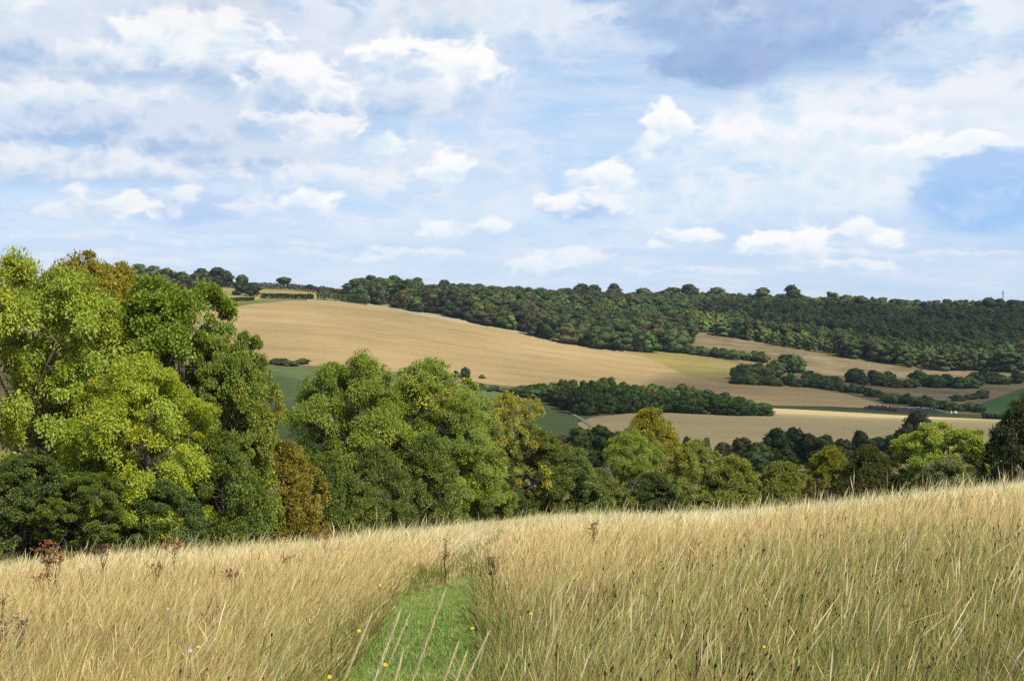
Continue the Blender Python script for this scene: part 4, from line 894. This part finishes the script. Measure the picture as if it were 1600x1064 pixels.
def house(px, top, Y, w, label, zbot=None):
    x, y, z = spot(px, Y); tz = EYE + float(slope_of(top)) * Y - z; d = 8; e = link('house', None, None, (x, y, z)); g = Geo(); wh = tz * 0.62
    g.box((0, 0, wh / 2), (w, d, wh)); g.add([[-w / 2, -d / 2, wh], [-w / 2, d / 2, wh], [-w / 2, 0, tz - 0.2], [w / 2, -d / 2, wh], [w / 2, d / 2, wh], [w / 2, 0, tz - 0.2]], None, [[0, 2, 1], [3, 4, 5]]); link('wall', g.mesh('house_wall', M_WALL, False, False), e)
    r = Geo(); o = 0.4
    for s in (-1, 1): r.add([[-w / 2 - o, s * (d / 2 + o), wh - 0.3], [w / 2 + o, s * (d / 2 + o), wh - 0.3], [w / 2 + o, 0, tz], [-w / 2 - o, 0, tz], [-w / 2 - o, s * (d / 2 + o), wh - 0.05], [w / 2 + o, s * (d / 2 + o), wh - 0.05], [w / 2 + o, 0, tz + 0.2], [-w / 2 - o, 0, tz + 0.2]], [[0, 1, 2, 3], [4, 5, 6, 7], [0, 1, 5, 4], [0, 4, 7, 3], [1, 2, 6, 5]])
    rf = link('roof', r.mesh('house_roof', M_ROOF, False, False), e); ch = Geo(); ch.box((w * 0.3, 0, tz + 0.5), (0.9, 0.9, 1.6)); link('chimney', ch.mesh('house_chimney', M_WALL, False, False), rf)
    for s in (-0.27, 0.27):
        q = Geo(); q.box((w * s, -d / 2 - 0.03, wh * 0.72), (1.3, 0.06, 1.4)); link('window', q.mesh('house_window', M_GLASS, False, False), e)
    tag(e, label, 'house')
house(797, 452, 1440, 13, 'pale house half hidden between trees on the middle skyline')
house(1430, 478, 1520, 12, 'left one of two pale roofs in the low right-hand skyline')
house(1446, 480, 1500, 14, 'right one of two pale roofs in the low right-hand skyline')
#@@SKY
# ------------------------------------------------------------------ sun, sky, camera
sun = bpy.data.lights.new('sun', 'SUN'); sun.energy = 5.0; sun.angle = math.radians(0.5); sun.color = (1.0, 0.94, 0.84)
so = link('sun', sun); so.rotation_euler = Vector(tuple(SUN_DIR)).to_track_quat('Z', 'Y').to_euler()

# ------------------------------------------------------------------ clouds overhead that shade the valley (real bodies of mist, above and beside the view)
def cloud(cx, cy, gz, rx, ry, rz, dens, seed, label):
    """a cumulus body standing on the sun's line above the ground spot (cx, cy, gz)"""
    rng = np.random.default_rng(seed); Hc = 620.0; k = (Hc - gz) / SUN_DIR[2]; c = np.array([cx, cy, gz]) + SUN_DIR * k
    nu, nv = 40, 20; u = np.arange(nu) * 2 * math.pi / nu; v = np.linspace(-math.pi / 2, math.pi / 2, nv)
    D = np.stack([np.cos(v)[:, None] * np.cos(u)[None], np.cos(v)[:, None] * np.sin(u)[None], np.repeat(np.sin(v)[:, None], nu, 1)], 2)
    b = 0.72 + 0.5 * fbm(D[..., 0] * 1.6 + seed, D[..., 1] * 1.6 + D[..., 2] * 1.3, 3)
    V = D * b[..., None] * np.array([rx, ry, rz]); V[..., 2] = np.where(V[..., 2] < -0.35 * rz, -0.35 * rz + 0.1 * V[..., 2], V[..., 2])
    i, j = np.meshgrid(np.arange(nv - 1), np.arange(nu), indexing='ij'); Q = np.stack([i * nu + j, i * nu + (j + 1) % nu, (i + 1) * nu + (j + 1) % nu, (i + 1) * nu + j], 2).reshape(-1, 4)
    m, nt_, out = new_mat('cloud_mist'); pv = N(nt_, 'VolumePrincipled', inp={'Color': (0.95, 0.96, 1, 1), 'Density': dens}); nt_.links.new(pv.outputs[0], out.inputs['Volume'])
    tag(link('cloud', mesh('cloud', V.reshape(-1, 3), Q, m, None, None, True), None, tuple(c)), label, 'cloud', None, 'structure')
cloud(60, 425, -40, 270, 100, 45, 0.013, 3, 'fair-weather cloud overhead shading the valley floor')
cloud(270, 680, -38, 200, 165, 45, 0.013, 5, 'fair-weather cloud overhead shading the rough pasture')
cloud(520, 1180, -5, 330, 240, 55, 0.011, 9, 'broad fair-weather cloud overhead shading the right-hand wood')
cloud(-190, 520, -30, 110, 90, 40, 0.012, 12, 'small fair-weather cloud overhead shading the dark green field')

# ------------------------------------------------------------------ the air between
def haze():
    g = Geo(); g.box((0, 0, 2.0), (5600, 5600, 104)); m, nt_, out = new_mat('thin_air')
    pv = N(nt_, 'VolumePrincipled', inp={'Color': (0.60, 0.78, 1, 1), 'Density': 0.00004}); nt_.links.new(pv.outputs[0], out.inputs['Volume'])
    tag(link('haze', g.mesh('haze', m, False, False)), 'thin summer haze over the valley', 'haze', None, 'stuff')
haze()
# ------------------------------------------------------------------ sky: physical sky with cloud layers by direction
w = bpy.data.worlds.new('World'); SC.world = w; w.use_nodes = True
nt = w.node_tree; nt.nodes.clear(); L = nt.links.new
wo = nt.nodes.new('ShaderNodeOutputWorld'); WS = 0.12; bg = N(nt, 'Background', inp={1: WS}); L(bg.outputs[0], wo.inputs[0])
sky = N(nt, 'TexSky', sky_type='NISHITA', sun_disc=False, sun_elevation=SUN_EL, sun_rotation=SUN_AZ, air_density=1.0, dust_density=0.4, ozone_density=2.0)
geo = N(nt, 'NewGeometry'); neg = N(nt, 'VectorMath', operation='SCALE', inp={3: -1.0}); L(geo.outputs['Incoming'], neg.inputs[0])
tcn = N(nt, 'TexCoord'); DIR = tcn.outputs['Generated']
sx = N(nt, 'SeparateXYZ'); L(DIR, sx.inputs[0]); L(DIR, sky.inputs['Vector'])
def M(op, a, b=None, c=None, clamp=False):
    n = N(nt, 'Math', operation=op, use_clamp=clamp)
    for i, q in enumerate((a, b, c)):
        if q is None: continue
        if isinstance(q, (int, float)): n.inputs[i].default_value = q
        else: L(q, n.inputs[i])
    return n.outputs[0]
def MR(v, a, b, c=0.0, d=1.0):
    n = N(nt, 'MapRange', interpolation_type='SMOOTHSTEP', inp={1: a, 2: b, 3: c, 4: d}); L(v, n.inputs[0]); return n.outputs[0]
def VM(op, a, b):
    n = N(nt, 'VectorMath', operation=op)
    for i, q in enumerate((a, b)):
        if isinstance(q, tuple): n.inputs[i].default_value = q
        else: L(q, n.inputs[i])
    return n.outputs[0]
def MIX(f, a, b):
    n = N(nt, 'Mix', data_type='RGBA')
    for i, q in ((0, f), (6, a), (7, b)):
        if isinstance(q, (int, float)): n.inputs[i].default_value = q
        elif isinstance(q, tuple): n.inputs[i].default_value = (*q, 1)
        else: L(q, n.inputs[i])
    return n.outputs[2]
az = M('ARCTAN2', sx.outputs[0], sx.outputs[1]); el = M('ARCSINE', sx.outputs[2])
cmb = N(nt, 'CombineXYZ'); L(az, cmb.inputs[0]); L(el, cmb.inputs[1]); P0 = cmb.outputs[0]
def noise(vec, sc, det, rough, out='Fac', stretch=(1, 1, 1), dist=0.0, off=(0, 0, 0)):
    mp = N(nt, 'Mapping', inp={'Scale': stretch, 'Location': off}); L(vec, mp.inputs[0]); n = N(nt, 'TexNoise', inp={'Scale': sc, 'Detail': det, 'Roughness': rough, 'Distortion': dist}); L(mp.outputs[0], n.inputs['Vector']); return n.outputs[out]
ST = (1, 1, 1.9)
wa = noise(DIR, 9, 3, 0.5, 'Color', ST); wb = noise(DIR, 32, 5, 0.6, 'Color', ST)
P1 = VM('ADD', P0, VM('MULTIPLY', VM('SUBTRACT', wa, (0.5, 0.5, 0.5)), (0.055, 0.03, 0)))
P2 = VM('ADD', P1, VM('MULTIPLY', VM('SUBTRACT', wb, (0.5, 0.5, 0.5)), (0.026, 0.020, 0)))
wsm = VM('ADD', DIR, VM('MULTIPLY', VM('SUBTRACT', wb, (0.5, 0.5, 0.5)), (0.018, 0.018, 0.014)))
def bill(sc, off):
    return M('ABSOLUTE', M('SUBTRACT', noise(wsm, sc, 0.0, 0.5, 'Fac', (1, 1, 1.5), 0.0, off), 0.5))
vb = M('ADD', M('ADD', M('MULTIPLY', bill(20, (0, 0, 0)), 2.4), M('MULTIPLY', bill(43, (3, 1, 5)), 1.5)), M('MULTIPLY', bill(92, (2, 7, 1)), 0.9)); nf = noise(DIR, 26, 6, 0.62, 'Fac', ST, 0.3)
nb = M('ADD', M('MULTIPLY', nf, 0.45), M('MULTIPLY', M('SUBTRACT', 1.05, vb, None, True), 0.55)); nm = noise(DIR, 8, 6, 0.6, 'Fac', (1, 1, 2.6), 0.2, (3, 1, 2)); nstr = noise(DIR, 7, 6, 0.62, 'Fac', (1, 1, 7), 0.3, (1, 5, 2)); ns2 = noise(DIR, 14, 5, 0.6, 'Fac', (1, 1, 5), 0.3, (7, 2, 2))
G = 1.0 / WS / 2 ** EXPO
def lin(r, g, b): return tuple((((q / 255 + 0.055) / 1.055) ** 2.4 if q > 10 else q / 3295) * G for q in (r, g, b))

low = MR(el, 0.42, 0.0)
cur = MIX(M('MULTIPLY', low, 0.88), MIX(0.12, sky.outputs[0], (0.0, 0.0, 0.0)), MIX(MR(el, 0.0, 0.16), lin(194, 219, 248), lin(180, 216, 255)))
# thin high veil, streaky, then the cumulus from far to near
veil = M('MULTIPLY', MR(nstr, 0.30, 0.62), MR(el, 0.45, 0.08, 0.22, 0.62))
cur = MIX(veil, cur, MIX(MR(ns2, 0.35, 0.65), lin(212, 226, 248), lin(234, 240, 251)))
def blob_(px, py, rx, ry, op=0.95, top=(252, 252, 254), bot=(212, 219, 238), soft=0.6, amp=1.0, warp=None, flat=1.0, sh=(-0.9, 0.7), namp=0.9):
    """one cloud: px, py, rx, ry are its direction and angular size in photo pixels"""
    global cur
    a0, e0 = math.atan((px - 800) / FPX), math.atan((HOR - py) / FPX)
    eps = N(nt, 'VectorMath', operation='SCALE', inp={3: 1e-8}); L(cur, eps.inputs[0])      # keeps the shader's evaluation in order (its stack is small)
    d = VM('MULTIPLY', VM('SUBTRACT', VM('ADD', warp or P2, eps.outputs[0]), (a0, e0, 0)), (FPX / rx, FPX / ry, 0))
    ln = N(nt, 'VectorMath', operation='LENGTH'); L(d, ln.inputs[0])
    sp = N(nt, 'SeparateXYZ'); L(d, sp.inputs[0]); n0 = M('SUBTRACT', nb, 0.52)
    dens = M('SUBTRACT', M('MULTIPLY_ADD', n0, amp * AMP, 1.0), ln.outputs['Value'])
    mr = N(nt, 'MapRange', interpolation_type='SMOOTHSTEP', inp={1: 0.0, 3: 0.0, 4: op}); L(dens, mr.inputs[0]); L(M('MULTIPLY_ADD', M('MAXIMUM', M('MULTIPLY', sp.outputs[1], -1.0), 0.0), BSOFT, soft), mr.inputs[2])
    s = MR(M('MULTIPLY_ADD', n0, namp * 2.4, M('MULTIPLY_ADD', sp.outputs[0], 0.2, sp.outputs[1])), sh[0], sh[1])
    cur = MIX(mr.outputs[0], cur, MIX(s, lin(bot[0] - 4, bot[1] + 5, bot[2] + 2), lin(*top)))
AMP, BSOFT = 1.0, 0.9
#@@BLOBS
GREY, LG_, WH = (196, 207, 234), (222, 229, 244), (254, 254, 255)
# broad sheets
blob_(250, 130, 700, 260, 0.96, (228, 234, 247), (196, 210, 238), 0.5, 0.6, P1, 1, (-0.9, 0.7), 0.8)
blob_(770, 20, 250, 90, 0.85, (238, 242, 250), (222, 229, 245), 0.5, 0.9, P1)
blob_(955, 75, 75, 45, 0.5, (228, 234, 248), (214, 223, 244), 0.8, 1.2)
blob_(1430, 245, 450, 150, 0.95, (240, 244, 251), (222, 231, 248), 0.5, 0.6, P1)
blob_(870, 340, 360, 70, 0.7, (236, 241, 251), (218, 229, 248), 0.8, 1.1, P1)
blob_(560, 265, 460, 85, 0.85, (228, 235, 248), (200, 215, 243), 0.7, 0.8, P1)
# upper left bank
blob_(20, 25, 48, 55, 0.85, WH, LG_, 0.5)
blob_(150, 122, 400, 48, 0.95, (218, 227, 243), (172, 191, 227), 0.5, 0.45)
blob_(340, 128, 240, 44, 0.9, (222, 230, 245), (172, 191, 227), 0.5, 0.5)
blob_(305, 82, 150, 56, 0.97, (255, 255, 255), (222, 228, 243), 0.35, 1.1)
blob_(368, 58, 55, 34, 0.95, (255, 255, 255), (230, 234, 246), 0.35, 1.1)
blob_(222, 102, 105, 40, 0.8, (250, 251, 254), (220, 226, 242), 0.5, 1.1)
blob_(560, 172, 290, 46, 0.92, (216, 226, 244), (178, 197, 232), 0.5, 0.5)
blob_(462, 150, 100, 54, 0.95, (254, 254, 255), (204, 213, 238), 0.35, 1.1)
blob_(668, 125, 128, 72, 0.98, (255, 255, 255), (206, 216, 241), 0.3, 1.0)
blob_(730, 105, 48, 26, 0.95, (255, 255, 255), (224, 231, 246), 0.35, 1.1)
blob_(640, 165, 90, 32, 0.8, (226, 232, 247), (200, 211, 239), 0.5, 0.9)
# grey bands in the left middle
blob_(150, 222, 400, 62, 0.88, (218, 227, 244), (166, 187, 227), 0.5, 0.45)
blob_(60, 172, 200, 28, 0.8, (246, 247, 251), (222, 228, 243), 0.5, 0.9)
blob_(480, 222, 110, 44, 0.9, (248, 249, 253), (204, 213, 238), 0.4, 1.1)
blob_(350, 262, 190, 26, 0.85, (214, 225, 244), (166, 188, 229), 0.5, 0.5)
blob_(588, 228, 52, 30, 0.9, (255, 255, 255), (222, 230, 246), 0.4, 1.1)
blob_(110, 284, 290, 42, 0.94, (238, 241, 249), (182, 200, 234), 0.4, 0.6)
blob_(540, 288, 150, 30, 0.85, (240, 244, 251), (208, 219, 244), 0.5, 1.0)
blob_(692, 268, 45, 35, 0.92, (255, 255, 255), (222, 231, 248), 0.4, 1.1)
blob_(250, 340, 260, 34, 0.75, (190, 209, 244), (178, 201, 243), 0.6, 0.6, P1)
blob_(150, 340, 100, 35, 0.92, (250, 250, 252), (210, 220, 242), 0.4, 1.2)
blob_(60, 335, 62, 20, 0.8, (244, 246, 251), (212, 222, 243), 0.5, 1.1)
blob_(268, 318, 42, 18, 0.8, (248, 249, 252), (214, 223, 244), 0.5, 1.1)
blob_(500, 328, 52, 32, 0.95, (255, 255, 255), (214, 225, 247), 0.4, 1.2)
blob_(400, 342, 75, 30, 0.75, (240, 244, 251), (206, 218, 244), 0.6, 1.2)
blob_(560, 350, 100, 25, 0.6, (234, 240, 250), (210, 222, 246), 0.7, 1.1)
blob_(705, 366, 50, 22, 0.85, (250, 251, 254), (214, 226, 248), 0.5, 1.2)
blob_(770, 362, 35, 18, 0.8, (250, 251, 254), (216, 227, 248), 0.5, 1.2)
blob_(250, 386, 330, 13, 0.7, (232, 238, 249), (200, 216, 245), 0.6, 0.9)
blob_(520, 398, 180, 10, 0.6, (232, 238, 250), (206, 221, 247), 0.7, 1.0)
# the heavy cloud at the top right
blob_(1240, 40, 265, 108, 0.98, (192, 210, 243), (150, 174, 219), 0.25, 0.45, None, 1, (-1.0, 0.9), 0.5)
blob_(1120, 112, 115, 40, 0.92, (166, 187, 226), (146, 170, 216), 0.3, 0.5)
blob_(1080, 20, 60, 45, 0.75, (190, 208, 241), (166, 186, 226), 0.5, 0.9)
blob_(1140, 30, 45, 24, 0.5, (228, 235, 249), (210, 220, 244), 0.7, 1.2)
blob_(1580, 60, 150, 70, 0.85, (246, 248, 253), (228, 235, 248), 0.5, 0.9, P1)
blob_(1470, 100, 120, 40, 0.6, (236, 241, 250), (222, 230, 247), 0.7, 1.0)
blob_(1450, 192, 160, 22, 0.55, (226, 233, 247), (206, 218, 242), 0.7, 0.9)
blob_(1290, 215, 220, 36, 0.75, (250, 251, 254), (222, 231, 248), 0.5, 1.1)
# puffs in the middle and right
blob_(1046, 205, 48, 40, 0.97, (255, 255, 255), (220, 229, 247), 0.3, 1.0)
blob_(1015, 232, 42, 28, 0.9, (250, 251, 254), (216, 226, 246), 0.4, 1.1)
blob_(1130, 218, 75, 28, 0.8, (250, 251, 254), (222, 231, 248), 0.5, 1.1)
blob_(915, 282, 48, 28, 0.95, (255, 255, 255), (206, 220, 247), 0.3, 1.1)
blob_(965, 290, 42, 42, 0.92, (253, 254, 255), (212, 224, 248), 0.35, 1.1)
blob_(922, 332, 95, 35, 0.98, (253, 253, 255), (182, 203, 241), 0.3, 0.9, None, 1, (-0.6, 0.5), 0.7)
blob_(1190, 310, 320, 52, 0.75, (240, 244, 251), (220, 231, 249), 0.7, 1.0, P1)
blob_(1555, 325, 130, 95, 0.95, (176, 205, 247), (158, 194, 243), 0.3, 0.5)
blob_(1560, 335, 78, 56, 0.7, (200, 219, 249), (178, 206, 247), 0.5, 1.0)
blob_(1465, 247, 94, 19, 0.92, (255, 255, 255), (230, 238, 250), 0.4, 1.2)
blob_(1530, 243, 62, 12, 0.8, (252, 253, 255), (228, 237, 250), 0.5, 1.2)
blob_(1092, 368, 52, 22, 0.92, (254, 254, 255), (218, 229, 248), 0.4, 1.2)
blob_(1030, 386, 32, 15, 0.8, (252, 253, 254), (218, 229, 248), 0.5, 1.2)
blob_(1225, 382, 75, 30, 0.96, (255, 255, 255), (212, 224, 247), 0.35, 1.2)
blob_(1260, 398, 88, 18, 0.85, (244, 247, 252), (210, 222, 246), 0.5, 1.1)
blob_(1340, 362, 50, 20, 0.9, (252, 252, 254), (218, 228, 248), 0.45, 1.2)
blob_(1385, 378, 42, 18, 0.9, (254, 254, 255), (218, 228, 248), 0.45, 1.2)
blob_(900, 408, 88, 20, 0.8, (246, 248, 252), (218, 229, 248), 0.5, 1.2)
blob_(820, 418, 62, 15, 0.7, (246, 248, 252), (218, 229, 248), 0.6, 1.2)
blob_(1320, 413, 88, 11, 0.8, (246, 248, 252), (214, 226, 248), 0.6, 1.1)
blob_(1480, 403, 140, 9, 0.7, (236, 241, 250), (206, 221, 247), 0.7, 0.9)
blob_(200, 415, 160, 9, 0.6, (236, 241, 250), (212, 224, 247), 0.6, 1.0)
blob_(640, 400, 120, 12, 0.7, (242, 245, 251), (212, 225, 248), 0.6, 1.1)
blob_(1100, 425, 200, 10, 0.6, (238, 243, 251), (212, 225, 248), 0.6, 1.0)
blob_(780, 440, 500, 10, 0.5, (228, 235, 248), (206, 221, 247), 0.9, 0.8)
# broken cloud in the rest of the sky, greyer overhead
over = M('MULTIPLY', M('MULTIPLY', MR(nm, 0.42, 0.62), MR(el, 0.20, 0.36)), 0.75)
cur = MIX(over, cur, MIX(MR(nb, 0.3, 0.7), lin(105, 118, 150), lin(160, 165, 178)))
cur = MIX(MR(el, 0.0, -0.06), cur, lin(120, 115, 95))
L(cur, bg.inputs[0])

cam = bpy.data.cameras.new('camera'); cam.sensor_width = 36; cam.lens = FPX / 1600 * 36; cam.clip_start = 0.05; cam.clip_end = 20000
co = link('camera', cam, None, (0, 0, EYE)); co.rotation_euler = (math.pi / 2 - PITCH, 0, 0); SC.camera = co
SC.view_settings.view_transform = 'Standard'; SC.view_settings.look = 'None'; SC.view_settings.exposure = EXPO; SC.view_settings.gamma = 1
SC.render.engine = 'CYCLES'
cy = SC.cycles
cy.max_bounces = 6; cy.diffuse_bounces = 3; cy.transmission_bounces = 4; cy.glossy_bounces = 2; cy.use_denoising = False; cy.sample_clamp_indirect = 3.0; cy.volume_bounces = 0; cy.use_adaptive_sampling = True; cy.adaptive_threshold = 0.02
